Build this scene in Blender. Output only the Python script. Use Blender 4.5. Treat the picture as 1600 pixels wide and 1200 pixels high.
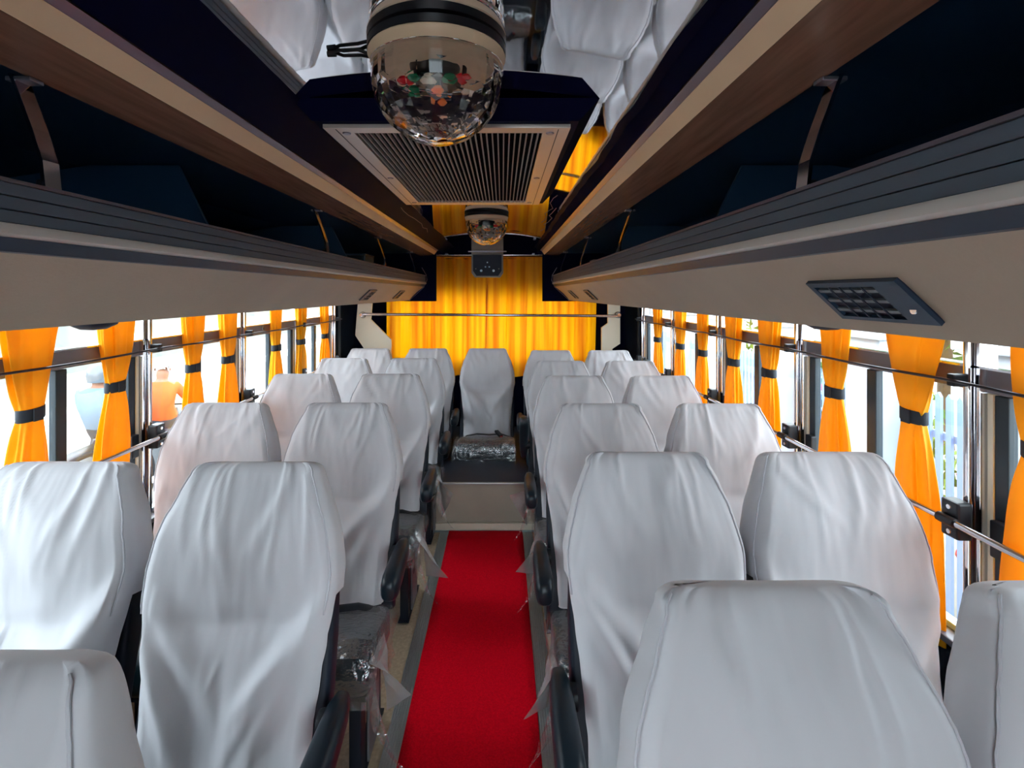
import bpy, bmesh, math, random
from mathutils import Vector, Matrix, noise, Euler

# ------------------------------------------------------------------ scene, camera, light
for o in list(bpy.data.objects):
    bpy.data.objects.remove(o)
SC = bpy.context.scene
COL = SC.collection
H = 1.60                       # eye height above the bus floor; F = focal length in pixels
F = 800.0

cam_d = bpy.data.cameras.new('camera')
cam_d.sensor_width = 36.0
cam_d.lens = F * 36.0 / 1600.0
cam_d.shift_x = 15.0 / 1600.0
cam_d.shift_y = -142.0 / 1600.0
cam_d.clip_start = 0.02
cam = bpy.data.objects.new('camera', cam_d)
COL.objects.link(cam)
cam.location = (0, 0, H)
cam.rotation_euler = (math.pi / 2, 0, 0)
SC.camera = cam

world = bpy.data.worlds.new('world')
SC.world = world
world.use_nodes = True
wn = world.node_tree
for n in list(wn.nodes):
    wn.nodes.remove(n)
w_out = wn.nodes.new('ShaderNodeOutputWorld')
w_bg = wn.nodes.new('ShaderNodeBackground')
w_bg.inputs[0].default_value = (0.81, 0.915, 1.0, 1)
w_bg.inputs[1].default_value = 2.4
wn.links.new(w_bg.outputs[0], w_out.inputs[0])

SC.view_settings.view_transform = 'Standard'
SC.view_settings.look = 'None'
SC.view_settings.gamma = 1.0
SC.view_settings.use_curve_mapping = False
SC.view_settings.exposure = 2.15

XC = -0.12                     # centre line of the bus
R = math.radians

# ------------------------------------------------------------------ materials
def lin(c):
    return c / 12.92 if c <= 0.04045 else ((c + 0.055) / 1.055) ** 2.4
def srgb(r, g, b):
    return (lin(r / 255), lin(g / 255), lin(b / 255), 1)

def mat(name, col, rough=0.6, metal=0.0, var=0.0, vscale=8.0, bump=0.0, bscale=40.0, spec=0.5,
        trans=0.0, emit=None, emit_s=0.0, stretch=None, sheen=0.0, ior=1.45, coat=0.0):
    m = bpy.data.materials.new(name)
    m.use_nodes = True
    nt = m.node_tree
    p = nt.nodes['Principled BSDF']
    p.inputs['Base Color'].default_value = col
    p.inputs['Roughness'].default_value = rough
    p.inputs['Metallic'].default_value = metal
    p.inputs['Specular IOR Level'].default_value = spec
    p.inputs['Transmission Weight'].default_value = trans
    p.inputs['IOR'].default_value = ior
    p.inputs['Coat Weight'].default_value = coat
    p.inputs['Sheen Weight'].default_value = sheen
    if emit:
        p.inputs['Emission Color'].default_value = emit
        p.inputs['Emission Strength'].default_value = emit_s
    tc = mp = None
    if var > 0 or bump > 0:
        tc = nt.nodes.new('ShaderNodeTexCoord')
        mp = nt.nodes.new('ShaderNodeMapping')
        if stretch:
            mp.inputs['Scale'].default_value = stretch
        nt.links.new(tc.outputs['Object'], mp.inputs[0])
    if var > 0:
        nz = nt.nodes.new('ShaderNodeTexNoise')
        nz.inputs['Scale'].default_value = vscale
        nz.inputs['Detail'].default_value = 5
        nt.links.new(mp.outputs[0], nz.inputs[0])
        rp = nt.nodes.new('ShaderNodeValToRGB')
        rp.color_ramp.elements[0].position = 0.3
        rp.color_ramp.elements[1].position = 0.7
        rp.color_ramp.elements[0].color = tuple(c * (1 - var) for c in col[:3]) + (1,)
        rp.color_ramp.elements[1].color = tuple(min(1, c * (1 + var)) for c in col[:3]) + (1,)
        nt.links.new(nz.outputs['Fac'], rp.inputs[0])
        nt.links.new(rp.outputs[0], p.inputs['Base Color'])
    if bump > 0:
        nb = nt.nodes.new('ShaderNodeTexNoise')
        nb.inputs['Scale'].default_value = bscale
        nb.inputs['Detail'].default_value = 4
        nt.links.new(mp.outputs[0], nb.inputs[0])
        bn = nt.nodes.new('ShaderNodeBump')
        bn.inputs['Strength'].default_value = bump
        bn.inputs['Distance'].default_value = 0.02
        nt.links.new(nb.outputs['Fac'], bn.inputs['Height'])
        nt.links.new(bn.outputs[0], p.inputs['Normal'])
    return m

def thin_mat(name, tint, gloss, rough=0.05, fresnel=True, bump=0.0, bscale=30):
    """clear thin sheet: see-through with a surface reflection"""
    m = bpy.data.materials.new(name)
    m.use_nodes = True
    nt = m.node_tree
    nt.nodes.remove(nt.nodes['Principled BSDF'])
    out = nt.nodes['Material Output']
    t = nt.nodes.new('ShaderNodeBsdfTransparent')
    t.inputs[0].default_value = tint
    g = nt.nodes.new('ShaderNodeBsdfGlossy')
    g.inputs['Roughness'].default_value = rough
    mx = nt.nodes.new('ShaderNodeMixShader')
    if fresnel:
        # reflection grows towards grazing angles, the same from both faces of the sheet
        f = nt.nodes.new('ShaderNodeLayerWeight')
        pw = nt.nodes.new('ShaderNodeMath'); pw.operation = 'POWER'; pw.inputs[1].default_value = 4.0
        ml = nt.nodes.new('ShaderNodeMath'); ml.operation = 'MULTIPLY_ADD'
        ml.inputs[1].default_value = gloss; ml.inputs[2].default_value = 0.03
        f.inputs[0].default_value = 0.5
        nt.links.new(f.outputs['Facing'], pw.inputs[0])
        nt.links.new(pw.outputs[0], ml.inputs[0])
        nt.links.new(ml.outputs[0], mx.inputs[0])
    else:
        mx.inputs[0].default_value = gloss
    nt.links.new(t.outputs[0], mx.inputs[1])
    nt.links.new(g.outputs[0], mx.inputs[2])
    nt.links.new(mx.outputs[0], out.inputs[0])
    if bump > 0:
        nb = nt.nodes.new('ShaderNodeTexNoise')
        nb.inputs['Scale'].default_value = bscale
        bn = nt.nodes.new('ShaderNodeBump')
        bn.inputs['Strength'].default_value = bump
        bn.inputs['Distance'].default_value = 0.01
        nt.links.new(nb.outputs['Fac'], bn.inputs['Height'])
        nt.links.new(bn.outputs[0], g.inputs['Normal'])
    return m

def cloth_mat(name, col, tcol, fac):
    """woven cloth that lets light through"""
    m = bpy.data.materials.new(name)
    m.use_nodes = True
    nt = m.node_tree
    p = nt.nodes['Principled BSDF']
    p.inputs['Base Color'].default_value = col
    p.inputs['Roughness'].default_value = 0.55
    p.inputs['Specular IOR Level'].default_value = 0.35
    p.inputs['Sheen Weight'].default_value = 0.0
    t = nt.nodes.new('ShaderNodeBsdfTranslucent')
    t.inputs[0].default_value = tcol
    mx = nt.nodes.new('ShaderNodeMixShader')
    mx.inputs[0].default_value = fac
    out = nt.nodes['Material Output']
    nt.links.new(p.outputs[0], mx.inputs[1])
    nt.links.new(t.outputs[0], mx.inputs[2])
    nt.links.new(mx.outputs[0], out.inputs[0])
    return m

def wrap_mat(name, gl, df):
    m = thin_mat(name, (0.96, 0.97, 0.97, 1), gl, 0.14, fresnel=False, bump=0.6, bscale=25)
    nt = m.node_tree
    out = nt.nodes['Material Output']
    src = out.inputs[0].links[0].from_socket
    d = nt.nodes.new('ShaderNodeBsdfDiffuse'); d.inputs[0].default_value = (0.8, 0.82, 0.83, 1)
    mx = nt.nodes.new('ShaderNodeMixShader'); mx.inputs[0].default_value = df
    nt.links.new(src, mx.inputs[1]); nt.links.new(d.outputs[0], mx.inputs[2]); nt.links.new(mx.outputs[0], out.inputs[0])
    return m

M = {}
M['cover'] = mat('white_cover_cloth', (0.64, 0.64, 0.67, 1), 0.75, var=0.02, vscale=3, spec=0.25)
M['seam'] = mat('cover_seam', (0.56, 0.56, 0.60, 1), 0.9)
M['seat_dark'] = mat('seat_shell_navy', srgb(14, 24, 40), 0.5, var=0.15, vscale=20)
M['leather'] = mat('cushion_leather', srgb(22, 46, 56), 0.32, bump=0.12, bscale=60)
M['arm'] = mat('armrest_plastic', srgb(14, 30, 40), 0.38)
M['black'] = mat('black_plastic', srgb(14, 18, 26), 0.4)
M['red_btn'] = mat('red_button', srgb(200, 30, 40), 0.4)
M['steel_grey'] = mat('grey_painted_steel', srgb(120, 124, 128), 0.45, metal=0.2)
M['chrome'] = mat('chrome', (0.66, 0.67, 0.71, 1), 0.12, metal=1.0)
M['chrome2'] = mat('polished_steel', srgb(128, 124, 132), 0.35, metal=0.0, bump=0.05, bscale=3)
M['alu'] = mat('ribbed_aluminium', srgb(170, 178, 180), 0.35, metal=0.7)
M['carpet'] = mat('red_carpet', srgb(250, 4, 36), 0.95, var=0.18, vscale=160, bump=0.35, bscale=350, spec=0.1, sheen=0.0)
M['vinyl'] = mat('beige_vinyl', srgb(178, 160, 134), 0.6, var=0.16, vscale=70)
M['navy'] = mat('navy_gloss_panel', srgb(5, 7, 38), 0.55, spec=0.03)
M['navy2'] = mat('navy_rack_lining', srgb(16, 54, 82), 0.5)
M['lip'] = mat('charcoal_lip', srgb(84, 96, 108), 0.42)
M['lipdark'] = mat('charcoal_strip', srgb(38, 58, 78), 0.4)
M['pale'] = mat('pale_strip', srgb(206, 202, 196), 0.3)
M['beige'] = mat('beige_panel', srgb(180, 165, 146), 0.55, var=0.05, vscale=5, bump=0.06, bscale=120)
M['cream'] = mat('cream_fascia', srgb(226, 200, 164), 0.45, var=0.04, vscale=6)
M['wood'] = mat('brown_wood_laminate', srgb(138, 108, 90), 0.25, var=0.2, vscale=7, stretch=(9, 0.6, 9))
M['mirror'] = mat('mirror_ceiling', (0.80, 0.82, 0.86, 1), 0.025, metal=1.0, bump=0.012, bscale=4)
M['metaltrim'] = mat('brushed_trim', srgb(150, 146, 158), 0.3, metal=0.8)
M['silver'] = mat('silver_ac_panel', srgb(196, 186, 178), 0.33, metal=0.55)
M['filter'] = mat('black_filter', srgb(6, 12, 24), 0.95, spec=0.05)
M['slat'] = mat('grille_slat', srgb(150, 148, 146), 0.6)
M['curtain'] = cloth_mat('orange_curtain_cloth', srgb(255, 194, 26), srgb(255, 186, 18), 0.42)
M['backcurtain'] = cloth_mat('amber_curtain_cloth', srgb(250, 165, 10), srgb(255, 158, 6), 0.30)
def fold_shade_streaks(m, lo, hi):
    """vertical light and dark bands that paint fold shading into the cloth colour"""
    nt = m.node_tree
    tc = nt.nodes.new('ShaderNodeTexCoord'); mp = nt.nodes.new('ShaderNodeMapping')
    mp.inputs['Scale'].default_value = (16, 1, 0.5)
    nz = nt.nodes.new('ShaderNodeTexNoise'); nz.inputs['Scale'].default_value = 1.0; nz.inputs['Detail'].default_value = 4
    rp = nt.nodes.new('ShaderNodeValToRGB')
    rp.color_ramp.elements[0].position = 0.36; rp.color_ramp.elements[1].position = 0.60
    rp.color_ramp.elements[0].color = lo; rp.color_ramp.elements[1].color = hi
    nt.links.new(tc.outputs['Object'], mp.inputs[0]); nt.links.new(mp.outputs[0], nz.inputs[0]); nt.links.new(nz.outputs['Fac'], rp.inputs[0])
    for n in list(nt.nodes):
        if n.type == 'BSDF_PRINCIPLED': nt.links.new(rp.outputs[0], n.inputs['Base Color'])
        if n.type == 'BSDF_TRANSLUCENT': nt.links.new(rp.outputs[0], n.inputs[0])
fold_shade_streaks(M['backcurtain'], srgb(226, 116, 0), srgb(255, 176, 12))  # light and shade of the folds put into the rear curtain's colour
M['strap'] = mat('charcoal_strap', srgb(48, 54, 62), 0.7)
M['navymat'] = M['navy']
M['glass'] = thin_mat('window_glass', (0.97, 0.985, 0.985, 1), 0.30, 0.01)
M['wrap'] = wrap_mat('plastic_wrap', 0.24, 0.05)
M['flap'] = wrap_mat('plastic_wrap_loose', 0.32, 0.36)
M['dome'] = mat('clear_faceted_plastic', (1, 1, 1, 1), 0.0, trans=1.0, ior=1.35)
M['collar'] = mat('cream_collar', srgb(222, 200, 168), 0.4)
M['wallpan'] = mat('dark_side_panel', srgb(18, 24, 34), 0.22)
M['stile'] = mat('dark_window_stile', srgb(34, 48, 58), 0.4)
M['creamtrim'] = mat('cream_trim', srgb(232, 222, 200), 0.5)
M['riser'] = mat('greyed_cream_panel', srgb(176, 168, 150), 0.5, var=0.08, vscale=4)
M['rubber'] = mat('black_rubber', srgb(16, 18, 22), 0.7)
M['cable'] = mat('dark_rod', srgb(40, 36, 44), 0.35)
M['wire'] = mat('thin_wire', srgb(150, 130, 120), 0.5)
M['lens_r'] = mat('red_lens', srgb(200, 24, 40), 0.15)
M['lens_g'] = mat('green_lens', srgb(16, 120, 80), 0.15)
M['lens_o'] = mat('orange_lens', srgb(255, 130, 50), 0.2)
M['lens_w'] = mat('pale_lens', srgb(220, 214, 196), 0.15)
M['box_black'] = mat('device_black', srgb(8, 24, 46), 0.55)
M['box_grey'] = mat('device_grey', srgb(140, 132, 122), 0.45)
M['led'] = mat('small_white_lens', srgb(170, 205, 225), 0.2)
# outside
M['asphalt'] = mat('pale_road', srgb(138, 134, 128), 0.9, var=0.08, vscale=3)
M['pave'] = mat('pale_paving', srgb(205, 198, 186), 0.9, var=0.06, vscale=3)
M['kerb'] = mat('white_kerb', srgb(232, 230, 226), 0.8, var=0.04)
M['owall'] = mat('pale_compound_wall', srgb(120, 122, 116), 0.9, var=0.12, vscale=1.5)
M['bluefence'] = mat('pale_blue_paint', srgb(140, 166, 204), 0.5)
M['whitewall'] = mat('white_pillar_paint', srgb(184, 188, 194), 0.8, var=0.03)
M['leaf'] = mat('leaf_green', srgb(64, 100, 36), 0.7, var=0.35, vscale=5)
M['leaf2'] = mat('leaf_light_green', srgb(104, 126, 50), 0.7, var=0.3, vscale=3)
M['bark'] = mat('bark', srgb(96, 78, 62), 0.9, var=0.2, vscale=12)
M['flower'] = mat('red_flower', srgb(226, 60, 60), 0.6)
M['skin'] = mat('skin_brown', srgb(140, 96, 72), 0.6)
M['orange_cloth'] = mat('orange_shirt', srgb(205, 84, 36), 0.9)
M['blue_cloth'] = mat('pale_blue_shirt', srgb(96, 118, 136), 0.9)
M['dark_cloth'] = mat('dark_trousers', srgb(52, 60, 72), 0.9)
M['cap'] = mat('pale_cap', srgb(200, 204, 208), 0.8)
M['helmet'] = mat('grey_helmet', srgb(90, 98, 106), 0.25)
M['tyre'] = mat('tyre', srgb(24, 24, 26), 0.85)
M['tank'] = mat('dark_paint', srgb(40, 44, 56), 0.25)

# ------------------------------------------------------------------ mesh helpers
class MB:
    def __init__(s):
        s.v = []; s.f = []
    def add(s, vs, fs):
        k = len(s.v)
        s.v += [tuple(p) for p in vs]
        s.f += [tuple(i + k for i in f) for f in fs]
        return s
    def box(s, x0, x1, y0, y1, z0, z1, b=0.0):
        if b <= 0:
            vs = [(x, y, z) for z in (z0, z1) for y in (y0, y1) for x in (x0, x1)]
            fs = [(0, 2, 3, 1), (4, 5, 7, 6), (0, 1, 5, 4), (2, 6, 7, 3), (0, 4, 6, 2), (1, 3, 7, 5)]
            return s.add(vs, fs)
        bm = bmesh.new()
        bmesh.ops.create_cube(bm, size=1.0)
        for v in bm.verts:
            v.co = Vector(((x0 + x1) / 2 + v.co.x * (x1 - x0), (y0 + y1) / 2 + v.co.y * (y1 - y0), (z0 + z1) / 2 + v.co.z * (z1 - z0)))
        bmesh.ops.bevel(bm, geom=bm.edges[:], offset=b, segments=2, affect='EDGES', profile=0.6)
        bm.verts.index_update()
        s.add([v.co.copy() for v in bm.verts], [[v.index for v in f.verts] for f in bm.faces])
        bm.free()
        return s
    def prism(s, prof, y0, y1):
        """closed XZ profile extruded along Y"""
        n = len(prof)
        vs = [(x, y0, z) for x, z in prof] + [(x, y1, z) for x, z in prof]
        fs = [(i, (i + 1) % n, n + (i + 1) % n, n + i) for i in range(n)]
        fs += [tuple(range(n))[::-1], tuple(range(n, 2 * n))]
        return s.add(vs, fs)
    def tube(s, pts, r, n=8, cap=True, flat=None):
        pts = [Vector(p) for p in pts]
        rr = r if isinstance(r, (list, tuple)) else [r] * len(pts)
        vs = []; fs = []
        up0 = Vector((0, 0, 1))
        for i, p in enumerate(pts):
            d = (pts[min(i + 1, len(pts) - 1)] - pts[max(i - 1, 0)]).normalized()
            a = d.cross(up0)
            if a.length < 1e-3:
                a = d.cross(Vector((0, 1, 0)))
            a.normalize(); b = a.cross(d).normalized()
            for k in range(n):
                t = 2 * math.pi * k / n
                fl = flat or 1.0
                vs.append(p + a * math.cos(t) * rr[i] + b * math.sin(t) * rr[i] * fl)
        for i in range(len(pts) - 1):
            for k in range(n):
                fs.append((i * n + k, i * n + (k + 1) % n, (i + 1) * n + (k + 1) % n, (i + 1) * n + k))
        if cap:
            fs.append(tuple(range(n))[::-1]); fs.append(tuple(range((len(pts) - 1) * n, len(pts) * n)))
        return s.add(vs, fs)
    def lathe(s, prof, c=(0, 0, 0), n=32, axis='z'):
        vs = []; fs = []
        for r, h in prof:
            for k in range(n):
                t = 2 * math.pi * k / n
                if axis == 'z':
                    vs.append((c[0] + r * math.cos(t), c[1] + r * math.sin(t), c[2] + h))
                elif axis == 'x':
                    vs.append((c[0] + h, c[1] + r * math.cos(t), c[2] + r * math.sin(t)))
                else:
                    vs.append((c[0] + r * math.cos(t), c[1] + h, c[2] + r * math.sin(t)))
        for i in range(len(prof) - 1):
            for k in range(n):
                fs.append((i * n + k, i * n + (k + 1) % n, (i + 1) * n + (k + 1) % n, (i + 1) * n + k))
        return s.add(vs, fs)
    def loft(s, rings, closed=True, cap=True):
        n = len(rings[0]); vs = []; fs = []
        for r in rings:
            vs += r
        for i in range(len(rings) - 1):
            for k in range(n if closed else n - 1):
                fs.append((i * n + k, i * n + (k + 1) % n, (i + 1) * n + (k + 1) % n, (i + 1) * n + k))
        if cap and closed:
            fs.append(tuple(range(n))[::-1]); fs.append(tuple(range((len(rings) - 1) * n, len(rings) * n)))
        return s.add(vs, fs)
    def mesh(s, name, m, smooth=False):
        me = bpy.data.meshes.new(name)
        me.from_pydata(s.v, [], s.f)
        me.materials.append(m)
        bm = bmesh.new(); bm.from_mesh(me)
        bmesh.ops.recalc_face_normals(bm, faces=bm.faces[:])
        bm.to_mesh(me); bm.free()
        if smooth:
            me.polygons.foreach_set('use_smooth', [True] * len(me.polygons))
            if smooth != 'all':
                me.set_sharp_from_angle(angle=R(40))
        me.update()
        return me
    def build(s, name, m, parent=None, smooth=False):
        return link(name, s.mesh(name, m, smooth), parent)

def link(name, me, parent=None):
    o = bpy.data.objects.new(name, me)
    COL.objects.link(o)
    if parent is not None:
        o.parent = parent
    return o
def empty(name, loc=(0, 0, 0), parent=None):
    o = bpy.data.objects.new(name, None)
    o.empty_display_size = 0.1
    COL.objects.link(o)
    o.location = loc
    if parent is not None:
        o.parent = parent
    return o
def tag(o, label=None, cat=None, group=None, kind=None):
    if label: o['label'] = label
    if cat: o['category'] = cat
    if group: o['group'] = group
    if kind: o['kind'] = kind
    return o
def struct(o, label, cat):
    return tag(o, label, cat, kind='structure')

# ------------------------------------------------------------------ the bus shell
WX = 1.36                                    # half width to the window plane
XL, XR = XC - WX, XC + WX
Y0, Y1 = -1.3, 5.05                          # front and rear ends
SILL = H - 0.918
TOPW = H + 0.02
YP = [0.55, 1.32, 2.09, 2.86, 3.63, 4.40]   # window posts

fl = MB().box(XL, XR, Y0, Y1, -0.06, 0.0).build('floor', M['vinyl'])
struct(fl, 'beige flecked vinyl bus floor', 'floor')
def strip(x0, x1):
    n = 7; prof = [(x0, 0.0)]
    w = (x1 - x0) / n
    for i in range(n):
        a = x0 + i * w
        prof += [(a + w * 0.15, 0.006), (a + w * 0.55, 0.006), (a + w * 0.65, 0.003), (a + w, 0.003)]
    prof += [(x1, 0.0)]
    return MB().prism(prof, Y0, 3.42)
strip(-0.418, -0.352).build('floor_strip', M['alu'], fl)
strip(0.135, 0.20).build('floor_strip', M['alu'], fl)

# carpet, a slightly uneven runner
def carpet():
    mb = MB(); nx, ny = 10, 90
    vs = []
    for j in range(ny + 1):
        y = Y0 + (3.43 - Y0) * j / ny
        for i in range(nx + 1):
            x = -0.356 + 0.49 * i / nx + 0.003 * noise.noise(Vector((y * 3, i, 0)))
            z = 0.010 + 0.003 * noise.noise(Vector((x * 4, y * 3, 1)))
            if y > 3.25:
                z += 0.012 * math.exp(-((y - 3.31) / 0.03) ** 2)
            vs.append((x, y, z))
    fs = [(j * (nx + 1) + i, j * (nx + 1) + i + 1, (j + 1) * (nx + 1) + i + 1, (j + 1) * (nx + 1) + i) for j in range(ny) for i in range(nx)]
    mb.add(vs, fs)
    return mb
cp = carpet().build('carpet_runner', M['carpet'], smooth='all')
sol = cp.modifiers.new('thickness', 'SOLIDIFY'); sol.thickness = 0.008; sol.offset = -1
tag(cp, 'bright red carpet runner along the aisle floor', 'carpet')

# rear step box under the last row
rs = MB().box(XL, XR, 3.46, 4.95, 0.0, 0.31, 0.006).build('trim_1', M['riser'])
struct(rs, 'grey cream boxed step under the last row of seats', 'step')
MB().box(XL, XR, 3.432, 3.459, 0.0, 0.055, 0.004).build('step_foot', M['creamtrim'], rs)
MB().box(XL, XR, 3.425, 3.4315, 0.0, 0.012).build('edge_strip', M['alu'], rs)
MB().box(XL, XR, 3.45, 3.475, 0.3105, 0.318, 0.002).build('nosing', M['alu'], rs)
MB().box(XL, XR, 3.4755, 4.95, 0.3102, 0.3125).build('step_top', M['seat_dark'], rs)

# side walls
def side_wall(sg, name, label):
    xo = XC + sg * WX
    def bx(a, a2, *r, **k):
        """a,a2 = distance inboard of the window plane (negative is outboard)"""
        xa, xb = xo - sg * a, xo - sg * a2
        return MB().box(min(xa, xb), max(xa, xb), *r, **k)
    w = bx(-0.04, 0.03, Y0, Y1, -0.06, SILL - 0.02).build(name, M['wallpan'])
    struct(w, label, 'wall')
    # ledge, sill, transom, header
    bx(-0.04, 0.055, YP[0] - 0.045, YP[-1], SILL - 0.019, SILL, b=0.004).build('window_sill', M['chrome2'], w)
    bx(-0.02, 0.012, YP[0] - 0.045, YP[-1], H - 0.253, H - 0.185, b=0.003).build('transom', M['chrome2'], w)
    bx(0.0125, 0.03, YP[0] - 0.045, YP[-1], H - 0.192, H - 0.186).build('transom_ledge', M['chrome'], w)
    bx(-0.04, 0.02, Y0, Y1, TOPW, H + 0.46).build('header', M['navy2'], w)
    bx(-0.04, 0.03, Y0, YP[0] - 0.05, SILL - 0.0185, TOPW - 0.001, b=0.004).build('front_blocker_panel', M['wallpan'], w)  # solid panel added out of view to keep window light off the near seats
    # rear quarter panel
    bx(-0.04, 0.03, YP[-1] + 0.03, Y1, SILL - 0.019, TOPW - 0.001, b=0.004).build('quarter_panel', M['wallpan'], w)
    bx(0.0302, 0.04, YP[-1] + 0.10, YP[-1] + 0.16, SILL, TOPW - 0.01, b=0.003).build('pillar_rib', M['stile'], w)
    for y in YP:
        bx(-0.02, 0.03, y - 0.022, y + 0.022, SILL + 0.0005, TOPW - 0.0005, b=0.008).build('window_post', M['chrome'], w, True)
        bx(0.0305, 0.045, y - 0.006, y + 0.010, SILL + 0.02, TOPW - 0.02, b=0.004).build('post_bead', M['chrome'], w, True)
        bx(-0.015, 0.015, y - 0.042, y - 0.026, SILL + 0.0005, H - 0.254, b=0.002).build('cream_strip', M['creamtrim'], w)
        bx(0.046, 0.086, y - 0.010, y + 0.012, H - 0.240, H - 0.208, b=0.004).build('rod_clamp', M['black'], w)
        clamp = bx(0.046, 0.085, y - 0.022, y + 0.03, H - 0.630, H - 0.535, b=0.006).build('rail_clamp', M['black'], w)
        for dz in (-0.615, -0.552):
            cx = xo - sg * 0.085
            MB().lathe([(0.0, -0.003 * sg), (0.006, -0.003 * sg), (0.007, 0)], (cx, y + 0.004, H + dz), 10, 'x').build('bolt', M['chrome'], clamp)
    for y in (0.94, 1.71, 2.48, 3.25, 4.02):
        cx = xo - sg * 0.0135
        MB().lathe([(0.013, 0), (0.013, -sg * 0.004), (0.009, -sg * 0.006), (0.009, 0)], (cx, y - 0.12, H - 0.216), 14, 'x').build('ring_eye', M['chrome'], w, True)
    return w
wl = side_wall(-1, 'wall_left', 'left side wall of the bus with chrome posts, transom and sill')
wr = side_wall(1, 'wall_right', 'right side wall of the bus with chrome posts, transom and sill')

nwin = 0
for sg, nm in ((-1, 'left'), (1, 'right')):
    xo = XC + sg * WX
    for k in range(len(YP) - 1):
        nwin += 1
        a, b = YP[k] + 0.0225, YP[k + 1] - 0.0425
        if b < 0.3:
            pass
        w = empty('window_%d' % nwin, (xo, (a + b) / 2, SILL))
        struct(w, 'sliding window with dark frame, %s side, window %d from the windscreen' % (nm, k + 1), 'window')
        def bx(x0, x1, y0, y1, z0, z1, bev=0.0):
            return MB().box(min(x0 * -sg, x1 * -sg), max(x0 * -sg, x1 * -sg), y0 - (a + b) / 2, y1 - (a + b) / 2, z0 - SILL, z1 - SILL, bev)
        zt = H - 0.255
        ym = YP[k] + 0.385
        bx(-0.012, 0.012, b - 0.036, b, SILL + 0.02, zt, 0.003).build('stile', M['stile'], w)
        bx(-0.012, 0.012, ym - 0.022, ym + 0.022, SILL + 0.02, zt, 0.003).build('stile', M['stile'], w)
        bx(-0.012, 0.012, a, a + 0.02, SILL + 0.02, zt, 0.003).build('stile', M['stile'], w)
        bx(-0.015, 0.015, a, b, SILL + 0.001, SILL + 0.0195, 0.003).build('bottom_track', M['alu'], w)
        bx(-0.003, 0.001, a + 0.021, ym - 0.023, SILL + 0.02, zt).build('pane', M['glass'], w)
        bx(-0.003, 0.001, ym + 0.023, b - 0.037, SILL + 0.02, zt).build('pane', M['glass'], w)
        bx(-0.003, 0.001, a, b, H - 0.184, TOPW - 0.001).build('upper_pane', M['glass'], w)
        if b > 0.5:
            hd = bx(0.0125, 0.035, b - 0.05, b - 0.01, H - 0.65, H - 0.56, 0.004).build('latch', M['black'], w)

# end walls: added light-blocking partition behind the camera, and rear wall with its window
wb = MB()
wb.box(XL - 0.04, XR + 0.04, Y1, Y1 + 0.06, -0.06, H - 0.62)
wb.box(XL - 0.04, XR + 0.04, Y1, Y1 + 0.06, H + 0.04, H + 0.56)
wb.box(XL - 0.04, XC - 0.98, Y1, Y1 + 0.06, H - 0.62, H + 0.04)
wb.box(XC + 0.98, XR + 0.04, Y1, Y1 + 0.06, H - 0.62, H + 0.04)
wbo = wb.build('wall_back', M['navy'])
struct(wbo, 'dark navy rear wall of the bus behind the amber curtain', 'wall')
wg = MB().box(XC - 0.98, XC + 0.98, Y1 + 0.02, Y1 + 0.024, H - 0.62, H + 0.04).build('window_%d' % (nwin + 1), M['glass'])
struct(wg, 'rear window pane behind the amber curtain', 'window')
wf = MB()
wf.box(XL - 0.04, XC - 0.36, Y0 - 0.06, Y0, -0.06, H + 0.56)
wf.box(XC + 0.36, XR + 0.04, Y0 - 0.06, Y0, -0.06, H + 0.56)
wf.box(XC - 0.36, XC + 0.36, Y0 - 0.06, Y0, H + 0.38, H + 0.56)
wfo = wf.build('wall_front_blocker', M['wallpan'])  # unseen partition, added to dim the front light on the nearest seats
struct(wfo, 'dark partition added behind the viewer to block front light, with a passage on the aisle', 'wall')
wsn = MB().box(XC - 0.36, XC + 0.36, Y0 - 0.03, Y0 - 0.026, -0.06, H + 0.38).build('window_%d' % (nwin + 2), M['glass'])  # unseen opening, added to let daylight onto the aisle carpet
struct(wsn, 'glazed opening added in the partition behind the viewer to light the aisle', 'window')

# ceiling
ce = MB().box(XL - 0.04, XR + 0.04, Y0, Y1, H + 0.50, H + 0.56).build('ceiling', M['navy'])
struct(ce, 'dark ceiling with a mirrored centre panel and glossy navy sides', 'ceiling')
ZC = H + 0.46
def mirror_arch():
    rings = []
    for j in (0, 1):
        y = (Y0, Y1 - 0.005)[j]
        lo = [(XC + 0.56 * i / 20, y, ZC + 0.012 - 0.11 * (0.56 * i / 20) ** 2) for i in range(-20, 21)]
        rings.append(lo + [(XC + 0.56, y, ZC + 0.03), (XC - 0.56, y, ZC + 0.03)])
    return MB().loft(rings)
mirror_arch().build('mirror_panel', M['mirror'], ce, True)
def ceil_side(sg):
    rings = []
    n = 140
    for j in range(n + 1):
        y = Y0 + 0.001 + (Y1 - 0.03 - Y0) * j / n
        wv = 0.012 * noise.noise(Vector((y * 2.6, sg * 5, 0))) + 0.006 * noise.noise(Vector((y * 7, sg * 9, 0)))
        base = 0.355 if sg < 0 else 0.425
        xe = base + wv
        rings.append([(XC + sg * xe, y, ZC - 0.001), (XC + sg * (xe + 0.012), y, ZC - 0.012), (XC + sg * (xe + 0.03), y, ZC - 0.016),
                      (XC + sg * 0.466, y, H + 0.396), (XC + sg * 0.476, y, H + 0.43), (XC + sg * 0.476, y, ZC - 0.001)])
    return MB().loft(rings)
ceil_side(-1).build('side_panel', M['navy'], ce, True)
ceil_side(1).build('side_panel', M['navy'], ce, True)

for sg in (-1, 1):
    rnd = random.Random(8 + sg)
    pts = [(XC + sg * (0.375 + 0.03 * rnd.random()), 2.55 + 0.12 * k, H + 0.428 - 0.012 * rnd.random()) for k in range(9)]
    MB().tube(pts, 0.0016, 5).build('loose_wire', M['wire'], ce, True)
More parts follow.
